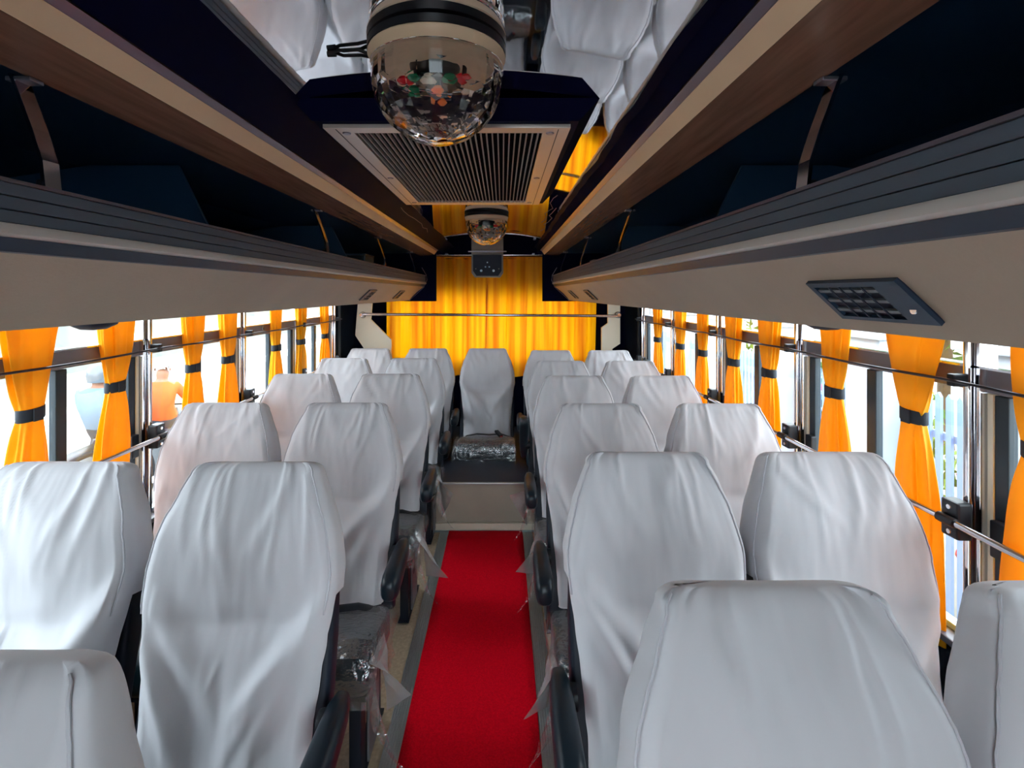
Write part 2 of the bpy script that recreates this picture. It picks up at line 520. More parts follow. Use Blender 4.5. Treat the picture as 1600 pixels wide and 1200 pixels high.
# ------------------------------------------------------------------ overhead luggage racks
YE = 4.70
def rack(sg, label):
    root = empty('luggage_rack', (XC + sg * 0.6, Y0, H))
    tag(root, label, 'luggage rack', 'overhead luggage racks')
    ox, oy, oz = XC + sg * 0.6, Y0, H
    def pr(prof, y0=Y0 + 0.01, y1=YE):
        return MB().prism([(XC + sg * x - ox, z) for x, z in prof], y0 - oy, y1 - oy)
    # beige curved service panel below the lip
    pf = []
    for i in range(9):
        t = i / 8
        pf.append((0.598 + 0.137 * t + 0.010 * math.sin(math.pi * t), 0.060 - 0.125 * t))
    inner = [(0.735, -0.058), (1.335, -0.058), (1.335, -0.050), (0.74, -0.050)]
    inner2 = [(x + 0.008, z + 0.004) for x, z in pf[::-1][1:]]
    pr(pf + inner + inner2).build('service_panel', M['beige'], root, True)
    pr([(0.594, 0.060), (0.602, 0.058), (0.612, 0.080), (0.588, 0.080)]).build('dark_band', M['lipdark'], root)
    pr([(0.584, 0.0805), (0.592, 0.0805), (0.60, 0.10), (0.582, 0.10), (0.578, 0.095), (0.578, 0.085)]).build('pale_band', M['pale'], root, True)
    # ribbed lip: three boards with grooves
    for a, b in ((0.1005, 0.119), (0.1205, 0.139), (0.1405, 0.158)):
        pr([(0.586, a), (0.598, a), (0.598, b), (0.586, b), (0.585, b - 0.001), (0.585, a + 0.001)]).build('lip_board', M['lip'], root)
    pr([(0.582, 0.1585), (0.600, 0.1585), (0.600, 0.164), (0.582, 0.164)]).build('lip_cap', M['metaltrim'], root)
    pr([(0.5985, 0.0825), (0.604, 0.0825), (0.604, 0.158), (0.5985, 0.158)]).build('lip_backing', M['navy2'], root)
    # tray, back, lid
    pr([(0.605, 0.070), (1.332, 0.070), (1.332, 0.078), (0.605, 0.078)]).build('tray', M['navy2'], root)
    pr([(1.325, 0.0785), (1.334, 0.0785), (1.334, 0.33), (1.10, 0.375), (1.10, 0.366), (1.325, 0.324)]).build('back_lining', M['navy2'], root)
    pr([(0.640, 0.366), (1.0995, 0.366), (1.0995, 0.376), (0.640, 0.376)]).build('lid_lining', M['navy2'], root)
    pr([(0.505, 0.352), (0.634, 0.344), (0.639, 0.3655), (0.51, 0.3655)]).build('wood_board', M['wood'], root)
    pr([(0.502, 0.356), (0.5045, 0.3525), (0.509, 0.366), (0.50, 0.384), (0.482, 0.384)]).build('cream_fascia', M['cream'], root)
    pr([(0.481, 0.3845), (0.50, 0.3845), (0.50, 0.394), (0.467, 0.394)]).build('trim_strip', M['metaltrim'], root)
    # end panel closing the rack towards the rear
    pr([(0.488, 0.40), (0.488, -0.075), (0.74, -0.075), (1.330, -0.052), (1.330, 0.40)], YE + 0.002, YE + 0.03).build('end_panel', M['navy'], root)
    tr = [(0.735, -0.068), (0.60, 0.055), (0.572, 0.12), (0.578, 0.165), (0.62, 0.235)]
    MB().tube([(XC + sg * x - ox, YE - oy, z) for x, z in tr], 0.003, 6).build('end_trim', M['metaltrim'], root)
    # chrome stays between lip and board
    for y in (-0.45, 0.82, 2.11, 3.15, 4.25):
        st = [(0.655, 0.346), (0.648, 0.33), (0.622, 0.26), (0.606, 0.21), (0.601, 0.165)]
        rings = []
        for x, z in st:
            hw = 0.015
            xx = XC + sg * x - ox
            rings.append([(xx - 0.003, y - oy - hw, z), (xx + 0.003, y - oy - hw, z), (xx + 0.003, y - oy + hw, z), (xx - 0.003, y - oy + hw, z)])
        s_ = MB().loft(rings).build('stay', M['chrome'], root)
        MB().box(XC + sg * 0.61 - ox - 0.008, XC + sg * 0.61 - ox + 0.008, y - oy - 0.012, y - oy + 0.012, 0.150, 0.180, 0.003).build('stay_foot', M['black'], s_)
        MB().box(XC + sg * 0.645 - ox - 0.02, XC + sg * 0.645 - ox + 0.02, y - oy - 0.013, y - oy + 0.013, 0.336, 0.343, 0.002).build('stay_plate', M['metaltrim'], s_)
    for y in (1.45, 2.75):
        pr([(0.66, 0.079), (1.320, 0.079), (1.320, 0.32), (1.05, 0.362), (0.80, 0.362)], y, y + 0.012).build('divider', M['navy2'], root)
    return root
rack(-1, 'overhead luggage rack above the left windows, beige underside and dark ribbed lip')
rack(1, 'overhead luggage rack above the right windows, beige underside and dark ribbed lip')

# louvred air outlets set in the beige panel
def outlet(sg, y, L, label):
    t0, t1 = (0.30, 0.78)
    def P(t, off):
        x = 0.598 + 0.137 * t + 0.010 * math.sin(math.pi * t); z = 0.060 - 0.125 * t
        nx, nz = -0.125, -0.137; k = math.hypot(nx, nz)
        return Vector((sg * (x + nx / k * off), z + nz / k * off))
    base = P((t0 + t1) / 2, 0)
    root = empty('air_outlet', (XC + base.x, y, H + base.y))
    tag(root, label, 'air outlet', 'air outlets in the rack panels')
    ax = (P(t1, 0) - P(t0, 0)); W = ax.length; ax.normalize()
    nrm = (P(0.5, 0.01) - P(0.5, 0)).normalized()
    def B(u0, u1, v0, v1, n0, n1):
        """u along the bus, v across the panel, n off the panel"""
        mb = MB()
        vs = []
        for n_ in (n0, n1):
            for v_ in (v0, v1):
                for u_ in (u0, u1):
                    q = ax * v_ + nrm * n_
                    vs.append((q.x, u_, q.y))
        return mb.add(vs, [(0, 2, 3, 1), (4, 5, 7, 6), (0, 1, 5, 4), (2, 6, 7, 3), (0, 4, 6, 2), (1, 3, 7, 5)])
    hw, hl = W / 2, L / 2
    B(-hl, hl, -hw, hw, 0.001, 0.003).build('recess', M['box_black'], root)
    f = MB()
    for a in ((-hl, hl, -hw, -hw + 0.010), (-hl, hl, hw - 0.008, hw), (hl - 0.012, hl, -hw + 0.0101, hw - 0.0081), (-hl, -hl + 0.05, -hw + 0.0101, hw - 0.0081)):
        q = B(*a, 0.0031, 0.009); f.add(q.v, q.f)
    f.build('outlet_frame', M['lipdark'], root)
    for i in range(3):
        v = -hw + 0.018 + i * (W - 0.034) / 2.4
        B(-hl + 0.0502, hl - 0.0122, v, v + 0.006, 0.0032, 0.0075).build('louvre', M['steel_grey'], root)
    for i in range(4):
        u = -hl + 0.075 + i * (L - 0.10) / 4
        B(u, u + 0.004, -hw + 0.0102, hw - 0.0082, 0.0076, 0.0088).build('vane', M['box_black'], root)
    c = ax * (hw * 0.3) + nrm * 0.0092
    MB().lathe([(0.0, 0.0), (0.006, 0.0), (0.006, 0.002)], (c.x, -hl + 0.02, c.y), 10, 'x').build('screw', M['chrome'], root)
    return root
outlet(1, 0.785, 0.20, 'large dark louvred air outlet in right beige rack panel, nearest the viewer')
outlet(1, 3.25, 0.17, 'small louvred air outlet far down the right rack panel, second from the rear')
outlet(1, 4.05, 0.17, 'small louvred air outlet at the rear end of the right rack panel')
outlet(-1, 3.05, 0.17, 'small louvred air outlet far down the left rack panel, second from the rear')
outlet(-1, 3.95, 0.17, 'small louvred air outlet at the rear end of the left rack panel')

for sg, nm in ((-1, 'left'), (1, 'right')):
    sp_ = empty('reading_lamp', (XC + sg * 1.03, 1.44, H - 0.0585))
    tag(sp_, 'small dark round fitting under the %s luggage rack above a curtain' % nm, 'lamp')
    MB().lathe([(0, -0.001), (0.062, -0.001), (0.064, -0.010), (0.055, -0.030), (0.03, -0.043), (0, -0.046)], n=24).build('bowl', M['box_black'], sp_, True)
    MB().lathe([(0.0645, -0.001), (0.068, -0.001), (0.068, -0.009), (0.0645, -0.009)], n=24).build('rim', M['metaltrim'], sp_, True)
# things lying in the racks
b = empty('equipment_box', (XC + 0.80, 3.15, H + 0.0785))
tag(b, 'pale grey equipment box lying in the right luggage rack near the rear', 'box')
MB().box(-0.12, 0.12, 0, 0.14, 0, 0.13, 0.006).build('body', M['box_grey'], b)
MB().box(-0.09, 0.05, -0.004, -0.0002, 0.03, 0.10, 0.001).build('front_plate', M['steel_grey'], b)
for x in (0.07, 0.09):
    MB().lathe([(0, -0.012), (0.008, -0.012), (0.008, 0)], (x, 0, 0.05), 10, 'y').build('knob', M['black'], b)
b = empty('equipment_box', (XC - 0.80, 2.95, H + 0.0785))
tag(b, 'dark teal box lying in the left luggage rack near the rear', 'box')
MB().box(-0.13, 0.13, 0, 0.2, 0, 0.14, 0.006).build('body', M['leather'], b)
MB().box(-0.131, 0.131, -0.002, 0.202, 0.1405, 0.15, 0.003).build('lid', M['lipdark'], b)

# ------------------------------------------------------------------ ceiling air conditioner
ac = empty('air_conditioner', (XC - 0.015, 1.78, ZC))
tag(ac, 'ceiling air conditioner with silver frame and long slatted return grille', 'air conditioner')
def frustum(x0, x1, y0, y1, z0, X0, X1, Y0_, Y1_, z1):
    vs = [(x0, y0, z0), (x1, y0, z0), (x1, y1, z0), (x0, y1, z0), (X0, Y0_, z1), (X1, Y0_, z1), (X1, Y1_, z1), (X0, Y1_, z1)]
    return MB().add(vs, [(0, 3, 2, 1), (4, 5, 6, 7), (0, 1, 5, 4), (1, 2, 6, 5), (2, 3, 7, 6), (3, 0, 4, 7)])
frustum(-0.318, 0.318, -0.56, 0.56, -0.050, -0.365, 0.365, -0.575, 0.575, -0.0005).build('housing', M['navy'], ac)
fr = MB()
zf0, zf1 = -0.060, -0.0505
for a in ((-0.30, -0.235, -0.54, 0.54), (0.235, 0.30, -0.54, 0.54), (-0.2349, 0.2349, -0.54, -0.50), (-0.2349, 0.2349, 0.48, 0.54)):
    fr.box(a[0], a[1], a[2], a[3], zf0, zf1, 0.0)
fr.build('frame', M['silver'], ac)
for sx in (-1, 1):
    MB().box(sx * 0.272 - 0.0012, sx * 0.272 + 0.0012, -0.53, 0.53, zf0 - 0.0008, zf0 - 0.0001).build('groove', M['black'], ac)
    for y in (-0.50, 0.0, 0.48):
        MB().lathe([(0.0, -0.003), (0.009, -0.003), (0.011, 0.0)], (sx * 0.254, y, zf0), 10, 'z').build('screw', M['metaltrim'], ac)
MB().box(-0.2348, 0.2348, -0.4999, 0.4799, -0.0515, -0.0502).build('filter_mesh', M['filter'], ac)
me_s = MB().box(-0.0017, 0.0017, -0.4998, 0.4798, -0.0605, -0.0518).mesh('slat', M['slat'])
for i in range(32):
    s_ = link('slat', me_s, ac); s_.location.x = -0.2255 + 0.451 * i / 31
# the thin link between housings ahead of the unit
# ------------------------------------------------------------------ crystal ball lamps
def goldberg(rad, zcut):
    """hexagon-faceted lower dome"""
    bm = bmesh.new()
    bmesh.ops.create_icosphere(bm, subdivisions=3, radius=1.0)
    bm.faces.ensure_lookup_table()
    rot = Matrix.Rotation(R(11), 4, 'X') @ Matrix.Rotation(R(7), 4, 'Y')
    vs = []; fs = []
    for f in bm.faces:
        vs.append((rot @ f.calc_center_median().normalized()) * rad)
    for v in bm.verts:
        lf = v.link_faces[:]
        n = v.normal
        a = n.orthogonal().normalized(); b_ = n.cross(a)
        lf.sort(key=lambda f: math.atan2((f.calc_center_median() - v.co).dot(b_), (f.calc_center_median() - v.co).dot(a)))
        fs.append([f.index for f in lf])
    bm.free()
    b2 = bmesh.new()
    bv = [b2.verts.new(p) for p in vs]
    for f in fs:
        b2.faces.new([bv[i] for i in f])
    bmesh.ops.bisect_plane(b2, geom=b2.verts[:] + b2.edges[:] + b2.faces[:], plane_co=(0, 0, zcut), plane_no=(0, 0, 1), clear_outer=True)
    b2.verts.index_update()
    V_ = [v.co.copy() for v in b2.verts]; F_ = [[v.index for v in f.verts] for f in b2.faces]
    b2.free()
    return V_, F_
def ball(x, y, label):
    root = empty('crystal_ball_lamp', (x, y, ZC - 0.0005))
    tag(root, label, 'lamp', 'crystal ball lamps on the ceiling')
    r = 0.125
    MB().lathe([(0, 0.0115), (0.127, 0.0115), (0.1315, 0.009), (0.1315, -0.0055), (0, -0.0055)], n=48).build('base', M['black'], root, True)
    MB().lathe([(0, -0.006), (0.130, -0.006), (0.1312, -0.009), (0.1235, -0.026), (0.121, -0.028), (0.0, -0.028)], n=48).build('collar', M['collar'], root, True)
    V_, F_ = goldberg(r, 0.020)
    mb = MB().add([(p[0], p[1], p[2] - 0.0485) for p in V_], F_)
    # inner wall of the dome
    inn = []
    for i in range(12):
        a = R(-10.3) + (math.pi / 2 + R(10.3)) * i / 11
        inn.append((0.112 * math.cos(a) + 0.0001, -0.0485 - 0.112 * math.sin(a)))
    mb.lathe(inn, n=32)
    me = bpy.data.meshes.new('dome')
    me.from_pydata(mb.v, [], mb.f); me.materials.append(M['dome'])
    # keep outward normals on the outer skin and inward on the inner skin so the wall is solid
    bm = bmesh.new(); bm.from_mesh(me)
    c = Vector((0, 0, -0.0485))
    for f in bm.faces:
        q = f.calc_center_median() - c
        outer = q.length > 0.1155
        if (f.normal.dot(q) > 0) != outer:
            f.normal_flip()
    bm.to_mesh(me); bm.free()
    d = link('dome', me, root)
    MB().lathe([(0.1238, -0.0283), (0.127, -0.0283), (0.127, -0.033), (0.1238, -0.033)], n=48).build('rim', M['dome'], root, True)
    # rotor with coloured lenses
    rt = MB().lathe([(0, -0.0285), (0.05, -0.0285), (0.044, -0.058), (0, -0.058)], n=24).build('rotor', M['black'], root, True)
    for k, (m, a, rr, dz) in enumerate((('lens_r', 200, 0.06, -0.060), ('lens_g', 235, 0.062, -0.066), ('lens_r', 330, 0.062, -0.060), ('lens_g', 300, 0.058, -0.068),
                                        ('lens_w', 262, 0.058, -0.074), ('lens_o', 280, 0.040, -0.086), ('lens_w', 20, 0.06, -0.066), ('lens_o', 90, 0.05, -0.068), ('lens_g', 150, 0.06, -0.064))):
        t = R(a)
        MB().lathe([(0, -0.006), (0.009, -0.005), (0.014, 0.0), (0.010, 0.006), (0, 0.006)], (rr * math.cos(t), rr * math.sin(t), dz), 12).build('lens', M[m], rt, True)
        MB().tube([(rr * 0.6 * math.cos(t), rr * 0.6 * math.sin(t), -0.056), (rr * math.cos(t), rr * math.sin(t), dz + 0.004)], 0.004, 6).build('lens_arm', M['black'], rt)
    return root
b1 = ball(-0.125, 0.985, 'large crystal ball lamp hanging under the ceiling right in front of the viewer')
b2 = ball(-0.095, 3.07, 'crystal ball lamp on the ceiling beyond the air conditioner, near the amber curtain')
lp = [(-0.122, -0.004, -0.004), (-0.15, -0.010, 0.004), (-0.185, -0.008, 0.004), (-0.20, 0.0, 0.004), (-0.185, 0.014, 0.004), (-0.15, 0.012, 0.004), (-0.122, 0.006, -0.004)]
MB().tube(lp, 0.0035, 8).build('cable_loop', M['rubber'], b1, True)
MB().tube([(-0.196, 0.002, 0.002), (-0.212, 0.003, 0.002)], 0.006, 8).build('cable_knot', M['rubber'], b1, True)

# stage light unit on the rear ceiling
sl = empty('light_projector', (-0.118, 4.02, ZC))
tag(sl, 'small black light projector in a grey bracket below the rear ceiling', 'projector')
MB().box(-0.125, 0.125, 0.0, 0.10, -0.12, -0.0005, 0.004).build('mount', M['box_grey'], sl)
MB().box(-0.15, 0.15, -0.012, -0.0005, -0.138, -0.129, 0.002).build('bracket_bar', M['metaltrim'], sl)
MB().prism([(-0.125, -0.1205), (0.125, -0.1205), (0.125, -0.30), (0.10, -0.335), (-0.10, -0.335), (-0.125, -0.30)], 0.0, 0.10).build('casing', M['box_grey'], sl)
fp = MB().prism([(-0.112, -0.16), (0.112, -0.16), (0.112, -0.285), (0.085, -0.325), (-0.085, -0.325), (-0.112, -0.285)], -0.014, -0.0005).build('face', M['box_black'], sl)
for x, z, r_ in ((-0.048, -0.285, 0.010), (0.048, -0.285, 0.010), (-0.015, -0.255, 0.006), (0.015, -0.255, 0.006), (0, -0.22, 0.006), (-0.09, -0.27, 0.004), (0.09, -0.27, 0.004)):
    MB().lathe([(0, -0.018), (r_ * 0.7, -0.018), (r_, -0.0142)], (x, 0, z), 12, 'y').build('lens', M['led'] if r_ > 0.005 else M['box_grey'], fp, True)

# ------------------------------------------------------------------ rear curtain, rails, gussets
def rear_curtain():
    nx, nz = 560, 22
    x0, x1 = XC - 0.99, XC + 1.02
    zt, zb = H + 0.335, 0.80
    rnd = random.Random(4)
    ph = [rnd.uniform(0, 6.28) for _ in range(6)]
    vs = []
    for j in range(nz + 1):
        z = zt + (zb - zt) * j / nz
        t = j / nz
        for i in range(nx + 1):
            x = x0 + (x1 - x0) * i / nx
            warp = 0.05 * noise.noise(Vector((x * 2, 0, 3.1)))
            a = 0.008 * math.sin((x + warp) * 70 + ph[0]) * (1 - 0.7 * t)
            a += (0.022 + 0.012 * t) * (2 * abs(math.sin((x + 2 * warp) * 15 + ph[1] + 0.4 * t)) ** 0.8 - 1)
            a += 0.012 * noise.noise(Vector((x * 9, z * 0.8, 0)))
            ov = 0.048 * max(0, 0.55 + 1.2 * noise.noise(Vector((x * 4.5, 7.7, 0)))) * math.sin(2 * ((x + 2 * warp) * 15 + ph[1] + 0.4 * t))
            vs.append((x + ov, 4.955 - 0.01 + a, z + 0.004 * math.sin(x * 40)))
    fs = [(j * (nx + 1) + i, j * (nx + 1) + i + 1, (j + 1) * (nx + 1) + i + 1, (j + 1) * (nx + 1) + i) for j in range(nz) for i in range(nx)]
    return MB().add(vs, fs)
rc = empty('rear_curtain', (0, 0, 0))
tag(rc, 'wide amber pleated curtain hanging across the rear window', 'curtain')
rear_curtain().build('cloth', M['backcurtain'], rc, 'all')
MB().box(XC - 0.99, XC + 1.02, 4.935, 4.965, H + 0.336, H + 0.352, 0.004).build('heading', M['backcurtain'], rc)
cr = empty('curtain_rod', (0, 0, 0))
tag(cr, 'thin steel curtain rod along the top of the amber rear curtain', 'rod')
MB().tube([(XC - 1.02, 4.92, H + 0.365), (XC + 1.02, 4.92, H + 0.365)], 0.007, 10).build('tube', M['chrome'], cr, True)
for x in (-0.42, 0.42):
    MB().box(XC + x - 0.01, XC + x + 0.01, 4.913, 5.049, H + 0.373, H + 0.383).build('hanger', M['metaltrim'], cr)
gr = empty('grab_bar', (0, 0, 0))
tag(gr, 'horizontal steel grab bar across the rear in front of the amber curtain', 'bar')
MB().tube([(-1.27, 4.62, H - 0.190), (1.05, 4.62, H - 0.206)], 0.0125, 12).build('tube', M['chrome'], gr, True)
for x in (-1.27, 1.05):
    MB().lathe([(0, -0.02), (0.016, -0.02), (0.02, 0.02), (0.03, 0.030), (0.03, 0.0395), (0, 0.0395)], (x, 4.62, H - 0.198), 16, 'y').build('flange', M['chrome'], gr, True)
def gusset(pts, name, label):
    yy = 4.66
    prof = [((u - 785) * yy / F, H - (v - 458) * yy / F) for u, v in pts]
    g = MB().prism(prof, yy, yy + 0.03).build(name, M['creamtrim'])
    struct(g, label, 'trim')
gusset([(559, 474), (581, 474), (579, 499), (611, 531), (611, 620), (585, 620), (571, 548), (555, 524)], 'trim_2', 'cream corner panel at the rear left, left of the amber curtain')
gusset([(950, 474), (969, 474), (969, 537), (957, 545), (950, 620), (940, 620), (940, 512), (950, 505)], 'trim_3', 'cream corner panel at the rear right, right of the amber curtain')

# ------------------------------------------------------------------ window rods, hand rails and curtains
for sg, nm in ((-1, 'left'), (1, 'right')):
    xo = XC + sg * (WX - 0.090)
    pts = []
    rnd = random.Random(3 + sg)
    for j in range(60):
        y = Y0 + 0.05 + (4.43 - Y0 - 0.05) * j / 59
        pts.append((xo, y, H - 0.223 - 0.006 * abs(math.sin((y - YP[0]) / 0.77 * math.pi))))
    t_ = MB().tube(pts, 0.004, 8).build('wire_line', M['cable'], smooth=True)
    tag(t_, 'thin dark curtain cord strung along the %s windows at transom height' % nm, 'cord')
    hr = empty('hand_rail', (0, 0, 0))
    tag(hr, 'slim chrome rail running along the %s windows at mid height' % nm, 'rail')
    xo = XC + sg * (WX - 0.098)
    MB().tube([(xo, Y0 + 0.05, H - 0.582), (xo, 4.43, H - 0.582)], 0.0085, 12).build('tube', M['chrome'], hr, True)
    for y in YP:
        MB().tube([(xo, y - 0.03, H - 0.582), (xo, y + 0.02, H - 0.582)], 0.0125, 10).build('sleeve', M['black'], hr, True)

def window_curtain(sg, y, wt, seed, label, ztie=-0.33):
    rnd = random.Random(seed)
    xw = XC + sg * (WX - 0.047)
    root = empty('window_curtain', (xw, y, H - 0.965))
    tag(root, label, 'curtain', 'orange window curtains tied at the middle')
    n = 96
    k1, k2 = rnd.choice((7, 8, 9)), rnd.choice((4, 5))
    p1, p2 = rnd.uniform(0, 6.28), rnd.uniform(0, 6.28)
    zs = [-0.064 - 0.90 * (i / 52) for i in range(53)]
    sway = rnd.uniform(-0.02, 0.02)
    rings = []
    for z in zs:
        d = z - ztie
        if d >= 0:
            q = min(1, d / (0.0 - ztie))
            w = 0.034 + (wt - 0.034) * (q ** 0.75)
            th = 0.019 + 0.007 * q
        else:
            q = min(1, -d / 0.59)
            w = 0.034 + 0.036 * math.sin(min(1, q * 1.6) * math.pi / 2) - 0.012 * max(0, q - 0.6)
            th = 0.019 + 0.008 * math.sin(min(1, q * 1.6) * math.pi / 2)
        nearT = math.exp(-(d / 0.05) ** 2)
        ring = []
        for a in range(n):
            t = 2 * math.pi * a / n
            pl = 1 + 0.15 * math.cos(k1 * t + p1 + 3 * z) + 0.17 * math.cos(k2 * t + p2 - 3 * z)
            pl = 1 + (pl - 1) * (1 - 0.65 * nearT)
            nzv = 0.10 * noise.noise(Vector((math.cos(t) * 2, math.sin(t) * 2, z * 6 + seed))) * (1 - nearT)
            ry = w * (pl + nzv) * math.copysign(abs(math.cos(t)) ** 0.8, math.cos(t))
            rx = th * (pl + nzv) * math.copysign(abs(math.sin(t)) ** 0.8, math.sin(t))
            ring.append((rx, ry + sway * (1 if d < 0 else 0) * min(1, -d / 0.4 if d < 0 else 0), 0.965 + z))
        rings.append(ring)
    mb = MB().loft(rings, cap=False)
    mb.build('cloth', M['curtain'], root, 'all')
    tie = []
    for dz, s_ in ((-0.019, 1.12), (-0.017, 1.16), (0.017, 1.16), (0.019, 1.12)):
        tie.append([(0.022 * s_ * math.sin(2 * math.pi * a / 40), 0.037 * s_ * math.cos(2 * math.pi * a / 40), 0.965 + ztie + dz + 0.003 * math.cos(2 * math.pi * a / 40)) for a in range(40)])
    tb = MB().loft(tie, cap=False).build('tie_band', M['strap'], root, True)
    MB().box(-sg * 0.028 - 0.002, -sg * 0.028 + 0.002, -0.02, 0.012, 0.965 + ztie - 0.021, 0.965 + ztie + 0.018, 0.001).build('tie_end', M['strap'], tb)
    return root
ords = ['nearest the viewer', 'second from the viewer', 'third from the viewer', 'fourth from the viewer', 'third from the rear', 'second from the rear', 'nearest the rear']
for i, (y, wt) in enumerate(((1.555, 0.09), (1.895, 0.08), (2.37, 0.075), (2.67, 0.07), (3.24, 0.065), (3.64, 0.07), (4.13, 0.065))):
    window_curtain(-1, y, wt, 11 + i, 'orange curtain tied with a dark strap at the left windows, %s' % ords[i], -0.365 if i == 0 else -0.343)
ords = ['cut by the picture edge', 'second from the viewer', 'third from the viewer', 'fourth from the viewer', 'fifth from the viewer', 'third from the rear', 'second from the rear', 'nearest the rear']
for i, (y, wt) in enumerate(((1.13, 0.07), (1.485, 0.115), (1.84, 0.08), (2.29, 0.08), (2.64, 0.075), (3.05, 0.07), (3.43, 0.065), (3.93, 0.065))):
    window_curtain(1, y, wt, 31 + i, 'orange curtain tied with a dark strap at the right windows, %s' % ords[i], -0.353)

# ------------------------------------------------------------------ seats
HT = 0.775                       # length of the backrest
def halfw(h):
    pts = [(0.0, 0.192), (0.12, 0.195), (0.25, 0.204), (0.38, 0.220), (0.47, 0.234), (0.52, 0.234), (0.58, 0.225), (0.65, 0.206), (0.71, 0.182), (0.745, 0.166), (0.80, 0.152)]
    for i in range(len(pts) - 1):
        if h <= pts[i + 1][0]:
            a, b_ = pts[i], pts[i + 1]
            t = (h - a[0]) / (b_[0] - a[0])
            return a[1] + (b_[1] - a[1]) * t
    return pts[-1][1]
def corew(h):
    return 0.229 if h < 0.45 else halfw(h) - 0.006
REC = R(14)
def back_xf(x, d, h):
    """backrest coordinates -> seat coordinates (d grows rearwards)"""
    return (x, 0.0 + h * math.sin(REC) + d * math.cos(REC), 0.40 + h * math.cos(REC) - d * math.sin(REC))

def rrect(w, df, db, r, nf, nc, ns, nb):
    """rounded rectangle path: starts at the back centre, runs left side, front, right side"""
    P = []
    def lin_(a, b_, n):
        for i in range(n):
            t = i / n
            P.append((a[0] + (b_[0] - a[0]) * t, a[1] + (b_[1] - a[1]) * t, tagv))
    def arc(cx, cy, a0, a1, n):
        for i in range(n):
            t = a0 + (a1 - a0) * i / n
            P.append((cx + r * math.cos(t), cy + r * math.sin(t), tagv))
    pi = math.pi
    tagv = 'b'; lin_((0, db), (-w + r, db), nb)
    tagv = 'b'; arc(-w + r, db - r, pi / 2, pi, nc)
    tagv = 's'; lin_((-w, db - r), (-w, df + r), ns)
    tagv = 'f'; arc(-w + r, df + r, pi, 1.5 * pi, nc)
    tagv = 'f'; lin_((-w + r, df), (w - r, df), nf)
    tagv = 'f'; arc(w - r, df + r, -pi / 2, 0, nc)
    tagv = 's'; lin_((w, df + r), (w, db - r), ns)
    tagv = 'b'; arc(w - r, db - r, 0, pi / 2, nc)
    tagv = 'b'; lin_((w - r, db), (0, db), nb)
    return P

